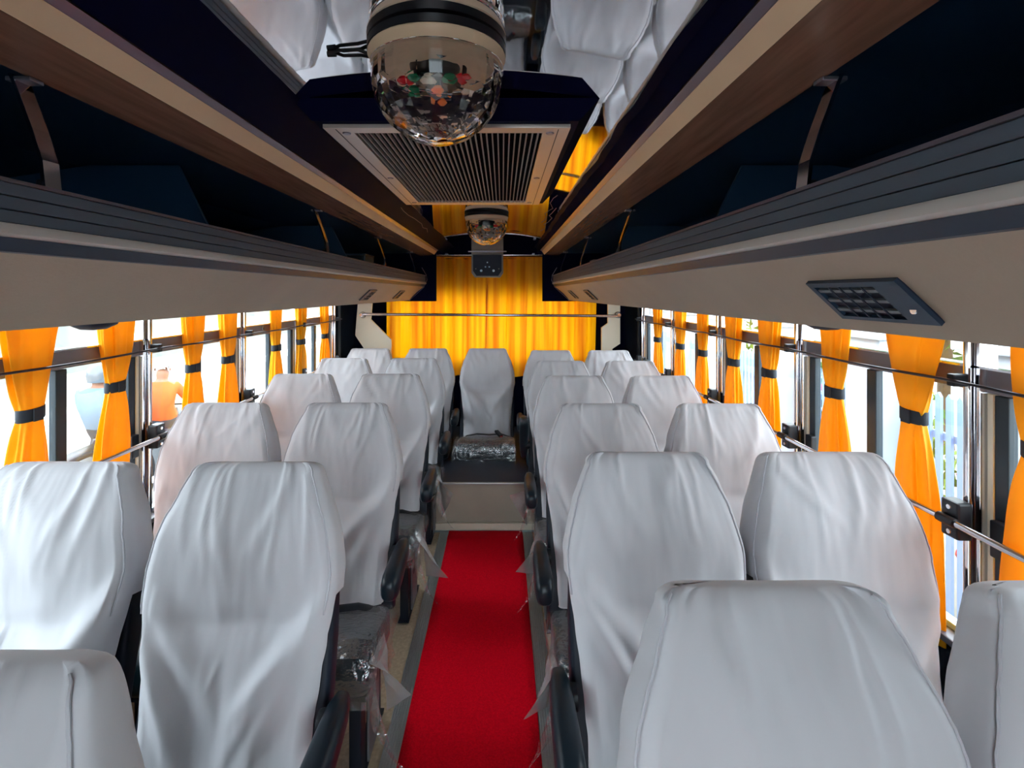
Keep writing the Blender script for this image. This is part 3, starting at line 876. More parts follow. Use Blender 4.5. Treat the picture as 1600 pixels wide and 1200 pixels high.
def make_cover(seed, hem=0.03, res=1.0, asym=0.0):
    rnd = random.Random(seed)
    NF = int(60 * res); NH = int(84 * res)
    nc, ns, nb = 3, 4, 8
    hs = [hem + (HT - 0.03 - hem) * i / NH for i in range(NH + 1)]
    tops = [(R(a)) for a in (18, 36, 54, 72, 88)]
    # pull folds running from the shoulders down to the middle of the flap
    lines = []
    for sgn in (-1, 1):
        for k in range(3):
            lines.append((sgn * rnd.uniform(0.80, 0.98), rnd.uniform(0.50, 0.60), sgn * rnd.uniform(-0.25, 0.45), rnd.uniform(0.02, 0.32), rnd.uniform(0.014, 0.030), rnd.uniform(0.05, 0.09)))
    for k in range(9):    # head wrinkles, mostly fanning out from the top corners
        x0 = rnd.choice((-1, 1)) * rnd.uniform(0.35, 0.98)
        lines.append((x0, rnd.uniform(0.94, 1.0), x0 * rnd.uniform(-0.1, 0.95), rnd.uniform(0.62, 0.84), rnd.uniform(0.004, 0.010), rnd.uniform(0.025, 0.05)))
    for k in range(4):    # short creases on the flap
        x0, h0_ = rnd.uniform(-0.7, 0.7), rnd.uniform(0.1, 0.5)
        lines.append((x0, h0_, x0 + rnd.uniform(-0.5, 0.5), h0_ + rnd.uniform(-0.12, 0.12), rnd.uniform(0.005, 0.010), rnd.uniform(0.02, 0.035)))
    fl_p = rnd.uniform(0, 6.28); fl_k = rnd.uniform(5, 8)
    hy = rnd.uniform(0.50, 0.54)
    rings = []
    tagl = None
    def front_disp(x, h):
        hn = h / HT
        d = 0.0
        # headrest swell and the tight dip below it
        d -= 0.026 * math.exp(-((hn - 0.76) / 0.16) ** 2) * (1 - 0.5 * x * x)
        d += 0.010 * math.exp(-((hn - hy) / 0.035) ** 2) * (1 - 0.4 * abs(x))
        d -= 0.012 * math.exp(-((hn - 0.36) / 0.14) ** 2) * (1 - 0.7 * x * x)
        if hn > 0.74:
            d += 0.034 * ((hn - 0.74) / 0.26) ** 2
        fold = 0.0
        for xa, ha, xb, hb, A, W in lines:
            ex, eh = xb - xa, hb - ha
            L2 = ex * ex + eh * eh
            t = ((x - xa) * ex + (hn - ha) * eh) / L2
            tt = max(0, min(1, t))
            dx, dh = x - (xa + ex * tt), hn - (ha + eh * tt)
            s = math.sqrt(dx * dx + dh * dh)
            win = math.sin(math.pi * (0.30 + 0.70 * tt)) * (1.0 if 0 <= t <= 1 else math.exp(-8 * abs(t - tt)))
            fold += (A * math.exp(-(s / W) ** 2) * win) ** 2
        d -= math.sqrt(fold)
        low = max(0, 0.62 - hn) / 0.62
        d -= 0.009 * low ** 1.3 * math.sin(fl_k * x + fl_p)
        d -= 0.006 * low
        d += 0.010 * noise.noise(Vector((x * 1.6, hn * 3.2, seed)))
        d += 0.0035 * noise.noise(Vector((x * 4 + hn * 3, hn * 6 - x * 2, seed + 9))) + 0.0012 * noise.noise(Vector((x * 14, hn * 10, seed + 5)))
        edge = max(0, abs(x) - 0.8) / 0.2
        d += 0.004 * edge * noise.noise(Vector((x * 3, hn * 26, seed + 4))) * (1 if hn > 0.55 else 0.2)
        return d
    def ring(h, w, df, db, hfront):
        P = rrect(w, df, db, min(0.026, w * 0.3), NF, nc, ns, nb)
        out = []
        for (x, d, tg) in P:
            xx = x
            if tg == 'f':
                k = 1.0
                d2 = d + front_disp(x / max(w, 1e-4), hfront) * (1.0 if abs(d - df) < 1e-6 else 0.5)
            elif tg == 's':
                d2 = d; xx = x + math.copysign(0.004 * noise.noise(Vector((d * 40, h * 18, seed + (x > 0)))), x)
            else:
                d2 = d + 0.004 * noise.noise(Vector((x * 12, h * 12, seed + 2)))
            out.append(back_xf(xx, d2, h))
        return out, [p[2] for p in P], [p[1] for p in P]
    data = []
    for h in hs:
        w = halfw(h) + 0.002 + 0.0035 * noise.noise(Vector((h * 14, seed, 0)))
        df, db = -0.012, 0.100 - 0.012 * max(0, (h - 0.55) / 0.2)
        r_, tagl, dl = ring(h, w, df, db, h)
        data.append((h, r_))
    w0 = halfw(HT - 0.03) + 0.002
    for a in tops:
        h = HT - 0.03 + 0.03 * math.sin(a)
        ins = 0.032 * (1 - math.cos(a))
        r_, tagl, dl = ring(h, w0 - ins, -0.012 + ins * 0.6, 0.088 - ins * 0.8, h)
        data.append((h, r_))
    n = len(tagl)
    vs = []
    for h, r_ in data:
        vs += r_
    fs = []
    for i in range(len(data) - 1):
        h = data[i][0]
        for k in range(n):
            k2 = (k + 1) % n
            tg = tagl[k]
            if tg == 's':
                frac = (dl[k] + 0.012) / 0.1
                if h < 0.425 + 0.075 * frac: continue
            elif tg == 'b':
                if h < 0.50: continue
            else:
                pass
            fs.append((i * n + k, i * n + k2, (i + 1) * n + k2, (i + 1) * n + k))
    top = (len(data) - 1) * n
    fs.append(tuple(range(top, top + n)))
    me = bpy.data.meshes.new('cover')
    me.from_pydata(vs, [], fs)
    me.materials.append(M['cover'])
    bm = bmesh.new(); bm.from_mesh(me)
    loose = [v for v in bm.verts if not v.link_faces]
    bmesh.ops.delete(bm, geom=loose, context='VERTS')
    bmesh.ops.recalc_face_normals(bm, faces=bm.faces[:])
    bm.to_mesh(me); bm.free()
    me.polygons.foreach_set('use_smooth', [True] * len(me.polygons))
    # seam lines along the front corners
    sm = []
    for side in (0, 1):
        pts = []
        idx = [k for k in range(n) if tagl[k] == 'f']
        kk = idx[1] if side == 0 else idx[-2]
        for h, r_ in data[:-2]:
            if h > 0.43:
                p = Vector(r_[kk])
                j = 0.0018 * noise.noise(Vector((h * 90, side, seed)))
                pts.append(p + Vector((j + (0.001 if side else -0.001), -0.001, 0)))
        sm.append(MB().tube(pts, 0.0024, 6).mesh('seam', M['seam'], True))
    # hem: a folded strip along the bottom edge
    hemb = MB()
    idx = [k for k in range(n) if tagl[k] == 'f']
    h0 = [Vector(data[0][1][k]) for k in idx]
    hemb.tube([p + Vector((0, -0.0005, 0)) for p in h0], 0.0022, 6)
    hm = hemb.mesh('hem', M['cover'], True)
    return me, sm, hm

def make_shell():
    mb = MB(); rings = []
    for h in [0.0, 0.04, 0.2, 0.36, 0.45, 0.52, 0.58, 0.65, 0.70, 0.725, 0.735]:
        w = corew(h)
        q = 0.0 if h < 0.73 else 0.015
        fr_ = 0.028 + 0.018 * max(0, (h - 0.55) / 0.2)
        rings.append([back_xf(x, d, h) for x, d, _ in rrect(w - q, fr_, 0.090 - q - 0.02 * max(0, (h - 0.5) / 0.3), 0.012, 4, 3, 2, 3)])
    mb.loft(rings)
    return mb.mesh('back_shell', M['seat_dark'], True)
def make_cushion():
    prof = [(0.040, 0.31), (0.040, 0.40), (-0.035, 0.425), (-0.140, 0.445), (-0.238, 0.462), (-0.287, 0.458), (-0.319, 0.435), (-0.332, 0.395), (-0.328, 0.35), (-0.308, 0.32), (-0.252, 0.305), (-0.140, 0.30)]
    cy = sum(p[0] for p in prof) / len(prof); cz = sum(p[1] for p in prof) / len(prof)
    rings = []
    for x, s in ((-0.225, 0.80), (-0.218, 0.90), (-0.205, 0.97), (-0.18, 1.0), (-0.06, 1.01), (0.06, 1.01), (0.18, 1.0), (0.205, 0.97), (0.218, 0.90), (0.225, 0.80)):
        rings.append([(x, cy + (y - cy) * s, cz + (z - cz) * s) for y, z in prof])
    return MB().loft(rings).mesh('cushion', M['leather'], 'all')
def make_wrap(seed, side):
    """thin plastic left on the cushion, with loose pointed corners on the aisle side (side = +1 or -1 in x)"""
    prof = [(-0.007, 0.424), (-0.042, 0.434), (-0.091, 0.446), (-0.140, 0.456), (-0.189, 0.466), (-0.238, 0.473), (-0.266, 0.473), (-0.294, 0.463), (-0.319, 0.447), (-0.332, 0.425), (-0.341, 0.395), (-0.341, 0.36), (-0.339, 0.325), (-0.337, 0.30)]
    vs = []; fs = []
    xs = [-0.232 + 0.464 * i / 26 for i in range(27)]
    over = [0.245, 0.27, 0.285]
    cols = [(x, 0) for x in xs]
    n = len(cols) + 6
    rnd = random.Random(seed)
    for j, (y, z) in enumerate(prof):
        row = []
        for x in xs:
            k = 0.006 * noise.noise(Vector((x * 14, y * 16 + z * 16, seed))) + 0.004 * noise.noise(Vector((x * 40, y * 40, seed)))
            row.append((side * x, y - (k if j > 7 else 0), z + 0.003 + k * (1 if j <= 9 else 0)))
        # hang over the aisle side
        for q in range(1, 7):
            dx = 0.232 + 0.010 * math.sin(q * 1.1) + 0.012 * noise.noise(Vector((q, y * 12, seed + 3)))
            dz = -0.03 * q - 0.012 * q * max(0, noise.noise(Vector((y * 7, 2, seed))))
            flare = 0.0
            if j > 9:
                flare = 0.018 * q * (j - 9) / 4
            row.append((side * (dx + 0.012 + flare), y + 0.02 * noise.noise(Vector((q, y * 9, seed))), max(0.12, z + dz)))
        vs += row
    m_ = len(xs) + 6
    fs = [(j * m_ + i, j * m_ + i + 1, (j + 1) * m_ + i + 1, (j + 1) * m_ + i) for j in range(len(prof) - 1) for i in range(m_ - 1)]
    return MB().add(vs, fs).mesh('plastic_wrap', M['wrap'])
def make_flap(seed, side):
    rnd = random.Random(seed * 3 + 1)
    vs = []; fs = []
    e = 0.236
    A = Vector((e, -0.12, 0.43)); B = Vector((e, -0.325, 0.44))
    T = Vector((e + rnd.uniform(0.10, 0.16), -0.30 + rnd.uniform(-0.05, 0.06), rnd.uniform(0.25, 0.42)))
    C = Vector((e + 0.015, -0.16 + rnd.uniform(-0.05, 0.05), rnd.uniform(0.12, 0.22)))
    n = 9
    for j in range(n + 1):
        for i in range(n + 1):
            u, v = i / n, j / n
            p = A * (1 - u) * (1 - v) + B * u * (1 - v) + T * u * v + C * (1 - u) * v
            q = Vector((p.y * 14, p.z * 14, seed))
            w = math.sin(math.pi * min(1, v + 0.15)) + 0.2
            p = p + Vector((0.016 * noise.noise(q) + 0.012 * math.sin(u * 9 + seed) * v, 0.014 * noise.noise(q + Vector((5, 0, 0))), 0.006 * noise.noise(q * 2))) * w
            vs.append((side * p.x, p.y, p.z))
    fs = [(j * (n + 1) + i, j * (n + 1) + i + 1, (j + 1) * (n + 1) + i + 1, (j + 1) * (n + 1) + i) for j in range(n) for i in range(n)]
    return MB().add(vs, fs).mesh('wrap_corner', M['flap'])
def make_arm():
    rings = []
    for y, w, hgt, dz in ((-0.205, 0.010, 0.014, -0.012), (-0.202, 0.021, 0.028, -0.010), (-0.188, 0.029, 0.040, -0.008), (-0.16, 0.032, 0.046, -0.006), (-0.10, 0.032, 0.042, 0), (-0.02, 0.030, 0.038, 0.006), (0.05, 0.026, 0.034, 0.012), (0.09, 0.018, 0.024, 0.014), (0.10, 0.008, 0.012, 0.014)):
        rings.append([(w * math.copysign(abs(math.cos(t)) ** 0.7, math.cos(t)), y, 0.60 + dz + hgt * math.copysign(abs(math.sin(t)) ** 0.7, math.sin(t))) for t in [2 * math.pi * i / 20 for i in range(20)]])
    return MB().loft(rings).mesh('armrest', M['arm'], True)
def make_leg():
    mb = MB()
    mb.box(-0.02, 0.02, -0.27, -0.21, 0.012, 0.302, 0.004)
    mb.box(-0.02, 0.02, -0.06, 0.0, 0.012, 0.302, 0.004)
    mb.box(-0.026, 0.026, -0.29, 0.03, 0.0085, 0.0125, 0.0)
    return mb.mesh('leg', M['seat_dark'])
shell_me, cush_me, arm_me, leg_me = make_shell(), make_cushion(), make_arm(), make_leg()
plate_me = MB().box(-0.004, 0.004, -0.205, -0.065, 0.02, 0.29, 0.003).mesh('leg_plate', M['steel_grey'])
hole_me = MB().box(-0.0009, 0.0009, -0.02, 0.02, -0.012, 0.012, 0.0).mesh('plate_slot', M['black'])
frame_me = MB().box(-0.21, 0.21, -0.28, 0.05, 0.2805, 0.2995, 0.004).mesh('seat_frame', M['seat_dark'])
pivot_me = MB().lathe([(0, -0.018), (0.028, -0.018), (0.030, -0.010), (0.030, 0.018), (0, 0.018)], (0, 0.04, 0.60), 18, 'x').mesh('armrest_pivot', M['black'], True)
buckle_me = MB().box(-0.016, 0.016, -0.05, 0.05, -0.010, 0.010, 0.004).mesh('belt_buckle', M['black'])
btn_me = MB().box(-0.010, 0.010, -0.054, -0.0505, -0.006, 0.006, 0.001).mesh('red_button', M['red_btn'])
belt_me = MB().tube([(0.19, -0.02, 0.42), (0.12, -0.05, 0.452), (0.02, -0.07, 0.452), (-0.08, -0.06, 0.455), (-0.17, -0.03, 0.43)], 0.024, 6, flat=0.18).mesh('belt', M['black'], True)

ROWW = ['in the row nearest the viewer', 'in the second row from the viewer', 'in the third row from the viewer', 'in the fourth row from the viewer', 'in the last row but one', 'in the rearmost row']
nseat = 0
def seat(x, yt, ztop, label, aisle=0, group='white covered coach seats', raised=False, platform=0.0, hem=0.03, res=1.0, arm=True, wrap=True, rot=0.0, tail=True):
    global nseat
    nseat += 1
    full = 0.40 + HT * math.cos(REC)
    zb = platform
    sc = (ztop - 0.0) / full
    root = empty('coach_seat', (x, yt - HT * math.sin(REC) - 0.02, 0.0))
    tag(root, label, 'seat', group)
    root.scale = (1, 1, sc)
    root.rotation_euler.z = rot
    link('back_shell', shell_me, root)
    cm, sm, hm = make_cover(100 + nseat * 7, hem, res)
    c = link('cover', cm, root)
    c['label'] = 'white cloth seat cover'
    for s_ in sm:
        link('seam', s_, c)
    link('hem', hm, c)
    link('cushion', cush_me, root)
    link('seat_frame', frame_me, root)
    if platform <= 0:
        for lx in (-0.17, 0.17):
            l_ = link('leg', leg_me, root); l_.location.x = lx
        if aisle:
            p_ = link('leg_plate', plate_me, root); p_.location.x = 0.196 * aisle
            for yy, zz in ((-0.11, 0.24), (-0.16, 0.20)):
                h_ = link('plate_slot', hole_me, p_); h_.location = (aisle * 0.0051, yy, zz)
    else:
        MB().box(-0.19, 0.19, -0.26, 0.04, 0.313 / sc, 0.40).build('base_block', M['seat_dark'], root)
    if aisle:
        if arm:
            a_ = link('armrest', arm_me, root); a_.location.x = aisle * 0.262
            v_ = link('armrest_pivot', pivot_me, root); v_.location.x = aisle * 0.240
            if raised:
                a_.rotation_euler.x = R(-78); a_.location = (aisle * 0.262, 0.04 - 0.60 * math.sin(R(78)), 0.60 - 0.60 * math.cos(R(78)))
        if wrap:
            w_ = link('plastic_wrap', make_wrap(nseat, aisle), root)
            w_['label'] = 'loose clear plastic wrapping on the cushion'
            if tail:
                link('wrap_corner', make_flap(nseat, aisle), w_)
    link('belt', belt_me, root)
    b_ = link('belt_buckle', buckle_me, root)
    b_.location = (-0.10 * (aisle or 1), -0.10, 0.468)
    b_.rotation_euler = (R(12), 0, R(25))
    link('red_button', btn_me, b_)
    return root

LW, LA, RA, RW = -1.155, -0.648, 0.405, 0.893
# left side, viewer to rear
for r_, (yt, zt) in enumerate(((0.605, -0.436), (1.354, -0.443), (2.137, -0.451), (2.966, -0.460), (3.74, -0.4675), (4.47, -0.475))):
    pf = 0.31 if r_ == 5 else 0.0
    if r_ > 0:
        seat(LW, yt, H + zt, 'white-covered seat beside the left windows, %s' % ROWW[r_], platform=pf, res=1.0 if r_ < 3 else 0.6)
    seat(LA, yt, H + zt, 'white-covered seat left of the aisle, %s' % ROWW[r_], aisle=1, platform=pf, res=1.0 if r_ < 3 else 0.6, wrap=(r_ < 5))
for r_, (yt, zt) in enumerate(((0.766, -0.438), (1.43, -0.440), (2.11, -0.449), (2.89, -0.459), (3.58, -0.466), (4.30, -0.473))):
    pf = 0.31 if r_ == 5 else 0.0
    seat(RA, yt, H + zt, 'white-covered seat right of the aisle, %s' % ROWW[r_], aisle=-1, platform=pf, res=1.0 if r_ < 3 else 0.6, raised=(r_ == 4), wrap=(r_ < 5))
    seat(RW, yt, H + zt, 'white-covered seat beside the right windows, %s' % ROWW[r_], platform=pf, res=1.0 if r_ < 3 else 0.6)
seat(-0.13, 4.47, H - 0.475, 'single white-covered seat at the far end of the aisle, middle of the rear row', aisle=-1, platform=0.31, res=0.7, hem=-0.02, arm=False, tail=False)

# ------------------------------------------------------------------ outside
GZ = -1.0
g = MB().box(-40, 40, -30, 60, GZ - 0.1, GZ).build('ground', M['asphalt'])
struct(g, 'pale sunlit road and paving outside the bus', 'ground')
kb = MB().box(-9.2, -8.9, -20, 55, GZ, GZ + 0.2, 0.02).build('kerb', M['kerb'])
struct(kb, 'white painted kerb on the far side of the road', 'kerb')
ow = MB().box(-14.2, -14.0, -25, 58, GZ, GZ + 2.2).build('boundary_wall', M['owall'])
tag(ow, 'pale grey boundary wall across the road on the left', 'wall', kind='structure')
MB().box(-14.25, -13.95, -25, 58, GZ + 2.2, GZ + 2.32, 0.01).build('coping', M['kerb'], ow)

# pale blue fence between white pillars on the right
FX = 3.0
PIL = [1.55, 2.75, 3.82, 5.25, 6.7, 8.2, 9.7]
picket_me = MB().add(*(lambda w=0.021, t=0.01, h=1.86: (
    [(-t, -w, 0), (t, -w, 0), (t, w, 0), (-t, w, 0), (-t, -w, h - 0.03), (t, -w, h - 0.03), (t, w, h - 0.03), (-t, w, h - 0.03), (-t, 0, h), (t, 0, h)],
    [(0, 3, 2, 1), (0, 1, 5, 4), (2, 3, 7, 6), (1, 2, 6, 9, 5), (3, 0, 4, 8, 7), (4, 5, 9, 8), (6, 7, 8, 9)]))()).mesh('picket', M['bluefence'])
pnames = ['nearest', 'second', 'third', 'fourth', 'fifth', 'sixth', 'last']
for i, py in enumerate(PIL):
    p = empty('gate_pillar', (FX, py + 0.19, GZ))
    tag(p, 'white square pillar in the blue fence, %s along the right side' % pnames[i], 'pillar', 'white fence pillars')
    MB().box(-0.19, 0.19, -0.19, 0.19, 0, 2.25, 0.01).build('shaft', M['whitewall'], p)
    MB().box(-0.23, 0.23, -0.23, 0.23, 2.251, 2.33, 0.01).build('cap', M['whitewall'], p)
    if i < len(PIL) - 1:
        a, b_ = py + 0.385, PIL[i + 1] - 0.005
        f = empty('picket_fence', (FX, (a + b_) / 2, GZ))
        tag(f, 'pale blue picket fence panel, %s along the right side' % pnames[i], 'fence', 'pale blue fence panels')
        n = int((b_ - a) / 0.085)
        for k in range(n):
            o = link('picket', picket_me, f)
            o.location = (0, -(b_ - a) / 2 + (k + 0.5) * (b_ - a) / n, 0.06)
        for z in (0.35, 1.05, 1.62):
            MB().box(0.0105, 0.04, -(b_ - a) / 2, (b_ - a) / 2, z - 0.025, z + 0.025).build('rail', M['bluefence'], f)

def leaves(center, rad, n, size, seed):
    rnd = random.Random(seed)
    mb = MB(); vs = []; fs = []
    for i in range(n):
        while True:
            p = Vector((rnd.uniform(-1, 1), rnd.uniform(-1, 1), rnd.uniform(-1, 1)))
            if p.length < 1: break
        p = p * (0.55 + 0.45 * rnd.random()) / max(p.length, 0.4) * p.length ** 0.3 if p.length > 0 else p
        k = 1 + 0.3 * noise.noise(p * 3 + Vector((seed, 0, 0)))
        c = Vector((center[0] + p.x * rad[0] * k, center[1] + p.y * rad[1] * k, center[2] + p.z * rad[2] * k))
        e = Euler((rnd.uniform(0, 6.3), rnd.uniform(0, 6.3), rnd.uniform(0, 6.3))).to_matrix()
        s = size * rnd.uniform(0.6, 1.3)
        q = [e @ Vector(t) for t in ((-s, 0, 0), (0, -s * 0.45, s * 0.1), (s, 0, 0), (0, s * 0.45, s * 0.1))]
        b0 = len(vs)
        vs += [c + t for t in q]
        fs.append((b0, b0 + 1, b0 + 2, b0 + 3))
    return mb.add(vs, fs)
def bush(x, y, h, seed, label, m='leaf', flowers=0):
    root = empty('flowering_bush' if flowers else 'shrub', (x, y, GZ))
    tag(root, label, 'bush', 'bushes behind the blue fence')
    fo = leaves((0, 0, h * 0.55), (0.5, 0.62, h * 0.5), 700, 0.075, seed).build('foliage', M[m], root)
    fo['kind'] = 'stuff'
    st = MB()
    for k in range(4):
        a = k * 1.6 + seed
        st.tube([(0.05 * math.cos(a), 0.05 * math.sin(a), 0), (0.12 * math.cos(a), 0.12 * math.sin(a), h * 0.3), (0.25 * math.cos(a), 0.25 * math.sin(a), h * 0.7)], [0.02, 0.015, 0.006], 6)
    st.build('stem', M['bark'], root)
    rnd = random.Random(seed)
    if flowers:
        fm = MB().lathe([(0, 0), (0.045, 0.02), (0.03, 0.035), (0, 0.02)], n=7).mesh('flower', M['flower'])
        for k in range(flowers):
            o = link('flower', fm, root)
            t = rnd.uniform(0, 6.28)
            o.location = (-0.5 + rnd.uniform(0, 0.12), rnd.uniform(-0.5, 0.5), h * rnd.uniform(0.35, 0.95))
            o.rotation_euler = (rnd.uniform(-1, 1), -1.2, t)
bd = ['by the nearest panel', 'behind the second panel', 'behind the third panel', 'behind the fourth panel', 'behind the fifth panel', 'behind the last panel']
for i, (y, h, fw) in enumerate(((1.9, 1.6, 0), (3.5, 1.75, 14), (5.05, 1.8, 12), (6.6, 1.9, 8), (8.15, 2.0, 0), (9.7, 2.1, 6))):
    bush(3.85, y, h, 50 + i, ('green bush with red blossoms ' if fw else 'plain green bush ') + bd[i] + ' of the blue fence', 'leaf' if i % 2 else 'leaf2', fw)
def tree(x, y, h, r, seed, label, m):
    root = empty('tree', (x, y, GZ))
    tag(root, label, 'tree', 'trees outside the bus')
    MB().tube([(0, 0, 0), (0.05, 0.03, h * 0.3), (-0.04, 0.05, h * 0.55), (0, 0, h * 0.8)], [0.16, 0.12, 0.09, 0.03], 10).build('trunk', M['bark'], root, True)
    for k in range(4):
        a = k * 1.57 + seed
        MB().tube([(0, 0.03, h * 0.42), (r * 0.4 * math.cos(a), r * 0.4 * math.sin(a), h * 0.58), (r * 0.7 * math.cos(a), r * 0.7 * math.sin(a), h * 0.7)], [0.06, 0.04, 0.015], 6).build('branch', M['bark'], root, True)
    f = leaves((0, 0, h * 0.66), (r, r, h * 0.38), 2600, 0.16, seed).build('foliage', M[m], root)
    f['kind'] = 'stuff'
tree(7.0, 4.6, 4.6, 1.9, 1, 'light green tree standing behind the nearest stretch of blue fence', 'leaf2')
tree(7.4, 8.6, 5.0, 2.1, 2, 'mid green tree standing behind the middle stretch of blue fence', 'leaf')
tree(7.2, 13.5, 5.2, 2.2, 3, 'light green tree standing behind the far end of the blue fence', 'leaf2')
tree(-16.5, 18.0, 5.5, 2.4, 4, 'green tree rising behind the pale wall across the road', 'leaf')

# riders on the road at the left
def rider(x, y, shirt, hat, label, heading, seed):
    root = empty('person', (x, y, GZ))
    root.rotation_euler.z = heading
    tag(root, label, 'person')
    # seated on a motorcycle facing +y: pelvis at 0.82 m, hands on the bars, feet on the pegs
    J = {'pel': (0, 0, 0.86), 'sp': (0, 0.03, 1.08), 'ch': (0, 0.07, 1.28), 'nk': (0, 0.10, 1.42), 'hd0': (0, 0.12, 1.50), 'hd': (0, 0.135, 1.60)}
    R_ = {'pel': 0.16, 'sp': 0.145, 'ch': 0.165, 'nk': 0.06, 'hd0': 0.085, 'hd': 0.09}
    E = [('pel', 'sp'), ('sp', 'ch'), ('ch', 'nk'), ('nk', 'hd0'), ('hd0', 'hd')]
    for s, k in ((-1, 'l'), (1, 'r')):
        J.update({'sh' + k: (s * 0.19, 0.08, 1.36), 'el' + k: (s * 0.27, 0.26, 1.14), 'wr' + k: (s * 0.26, 0.50, 1.06), 'pa' + k: (s * 0.26, 0.57, 1.05),
                  'kn' + k: (s * 0.20, 0.40, 0.78), 'an' + k: (s * 0.19, 0.22, 0.38), 'to' + k: (s * 0.19, 0.38, 0.33)})
        R_.update({'sh' + k: 0.075, 'el' + k: 0.052, 'wr' + k: 0.036, 'pa' + k: 0.034, 'kn' + k: 0.072, 'an' + k: 0.045, 'to' + k: 0.036})
        E += [('ch', 'sh' + k), ('sh' + k, 'el' + k), ('el' + k, 'wr' + k), ('wr' + k, 'pa' + k), ('pel', 'kn' + k), ('kn' + k, 'an' + k), ('an' + k, 'to' + k)]
        for f in range(5):
            nm = 'f%d%s' % (f, k)
            if f == 0:
                J[nm] = (s * 0.225, 0.58, 1.03); R_[nm] = 0.010; E.append(('wr' + k, nm))
            else:
                a = (s * (0.235 + 0.016 * f), 0.615, 1.065 - 0.002 * f); J[nm] = a; R_[nm] = 0.009
                J[nm + 't'] = (a[0], 0.61, 1.03); R_[nm + 't'] = 0.008
                E += [('pa' + k, nm), (nm, nm + 't')]
    names = list(J)
    me = bpy.data.meshes.new('body')
    me.from_pydata([J[n_] for n_ in names], [(names.index(a), names.index(b_)) for a, b_ in E], [])
    me.materials.append(M['skin']); me.materials.append(shirt); me.materials.append(M['dark_cloth'])
    o = link('body', me, root)
    sk = o.modifiers.new('skin', 'SKIN')
    for i, n_ in enumerate(names):
        me.skin_vertices[0].data[i].radius = (R_[n_], R_[n_])
    me.skin_vertices[0].data[0].use_root = True
    ss = o.modifiers.new('sub', 'SUBSURF'); ss.levels = 1; ss.render_levels = 1
    # bake so that clothing colours can follow the body
    dg = bpy.context.evaluated_depsgraph_get()
    bm_me = bpy.data.meshes.new_from_object(o.evaluated_get(dg))
    o.modifiers.clear()
    bm_me.materials.clear()
    for m in (M['skin'], shirt, M['dark_cloth']):
        bm_me.materials.append(m)
    for p in bm_me.polygons:
        c = p.center
        p.use_smooth = True
        if c.z > 1.415: p.material_index = 0
        elif c.y > 0.24 and c.z > 0.95: p.material_index = 0
        elif c.z > 0.92: p.material_index = 1
        else: p.material_index = 2
    o.data = bm_me
    # face and headgear
    for s in (-1, 1):
        MB().lathe([(0, -0.008), (0.009, 0), (0, 0.008)], (s * 0.033, 0.222, 1.60), 8).build('eye', M['black'], o, True)
        MB().lathe([(0, -0.012), (0.022, 0), (0, 0.012)], (s * 0.09, 0.12, 1.585), 8, 'x').build('ear', M['skin'], o, True)
    MB().tube([(0, 0.215, 1.605), (0, 0.245, 1.572), (0, 0.215, 1.565)], [0.008, 0.014, 0.008], 6).build('nose', M['skin'], o, True)
    if hat == 'cap':
        MB().lathe([(0.112, 0), (0.112, 0.03), (0.095, 0.075), (0.05, 0.10), (0.0, 0.105)], (0, 0.135, 1.625), 20).build('cap', M['cap'], root, True)
        MB().box(-0.08, 0.08, 0.235, 0.33, 1.622, 1.632, 0.004).build('cap_peak', M['cap'], root)
    else:
        MB().lathe([(0.125, -0.10), (0.135, -0.02), (0.125, 0.06), (0.08, 0.115), (0.0, 0.13)], (0, 0.12, 1.60), 20).build('helmet', M['helmet'], root, True)
    MB().tube([(0, 0.215, 1.548), (0.02, 0.213, 1.548)], 0.006, 6).build('mouth', M['lens_r'], o)
    # the motorcycle under the rider
    mc = empty('motorcycle', (x, y, GZ))
    mc.rotation_euler.z = heading
    tag(mc, 'dark motorcycle ridden by the ' + label.split(' riding')[0], 'motorcycle', 'motorcycles on the road')
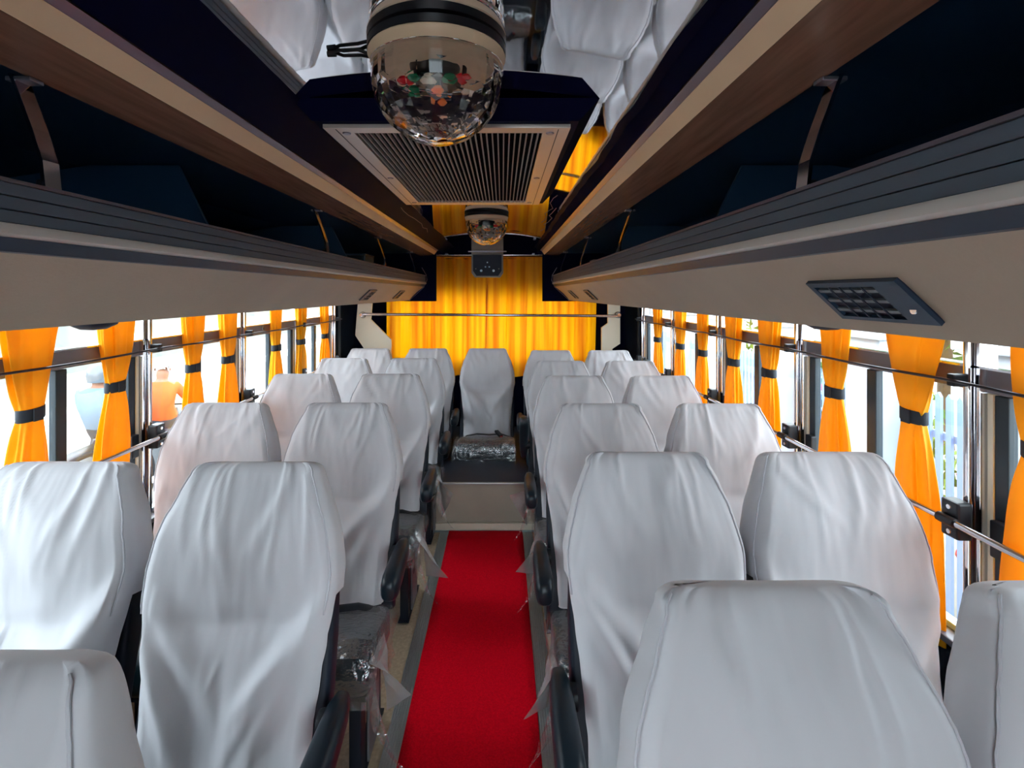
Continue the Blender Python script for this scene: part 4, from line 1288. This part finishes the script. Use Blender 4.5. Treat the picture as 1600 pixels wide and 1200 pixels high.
    for yy in (-0.52, 0.78):
        wh = MB().lathe([(0.30, -0.03), (0.32, -0.045), (0.345, -0.03), (0.35, 0), (0.345, 0.03), (0.32, 0.045), (0.30, 0.03), (0.30, -0.03)], (0, yy, 0.351), 28, 'x').build('wheel', M['tyre'], mc, True)
        MB().lathe([(0.04, -0.05), (0.04, 0.05), (0, 0.05)], (0, yy, 0.351), 12, 'x').build('hub', M['steel_grey'], wh)
        sp = MB()
        for k in range(8):
            a = k * math.pi / 4
            sp.tube([(0, yy + 0.03 * math.cos(a), 0.351 + 0.03 * math.sin(a)), (0, yy + 0.31 * math.cos(a), 0.351 + 0.31 * math.sin(a))], 0.006, 5)
        sp.build('spokes', M['steel_grey'], wh)
    MB().tube([(0, 0.78, 0.351), (0, 0.62, 0.75), (0, 0.53, 1.0)], 0.03, 8).build('fork', M['steel_grey'], mc, True)
    MB().tube([(-0.33, 0.52, 1.045), (-0.12, 0.56, 1.03), (0.12, 0.56, 1.03), (0.33, 0.52, 1.045)], 0.014, 8).build('handlebar', M['black'], mc, True)
    MB().loft([[(w_ * math.cos(t), yv, zc + hz * math.sin(t)) for t in [2 * math.pi * i / 14 for i in range(14)]] for yv, w_, hz, zc in ((0.10, 0.07, 0.05, 0.74), (0.2, 0.13, 0.10, 0.78), (0.38, 0.13, 0.11, 0.82), (0.5, 0.07, 0.06, 0.84))]).build('fuel_tank', M['tank'], mc, True)
    MB().box(-0.11, 0.11, -0.55, 0.12, 0.66, 0.73, 0.03).build('saddle', M['black'], mc, True)
    MB().box(-0.12, 0.12, -0.05, 0.32, 0.30, 0.62, 0.04).build('engine', M['steel_grey'], mc, True)
    MB().tube([(0.13, 0.2, 0.32), (0.16, -0.2, 0.30), (0.16, -0.62, 0.36)], [0.025, 0.04, 0.045], 10).build('exhaust', M['chrome'], mc, True)
    MB().lathe([(0, -0.07), (0.06, -0.05), (0.085, 0.0), (0.085, 0.02), (0, 0.02)], (0, 0.66, 0.90), 16, 'y').build('headlamp', M['led'], mc, True)
rider(-4.5, 6.7, M['orange_cloth'], 'cap', 'rider in an orange shirt and pale cap riding past the left windows', R(12), 1)
rider(-5.0, 6.25, M['blue_cloth'], 'helmet', 'rider in a pale blue shirt and grey helmet riding past the left windows', R(5), 2)
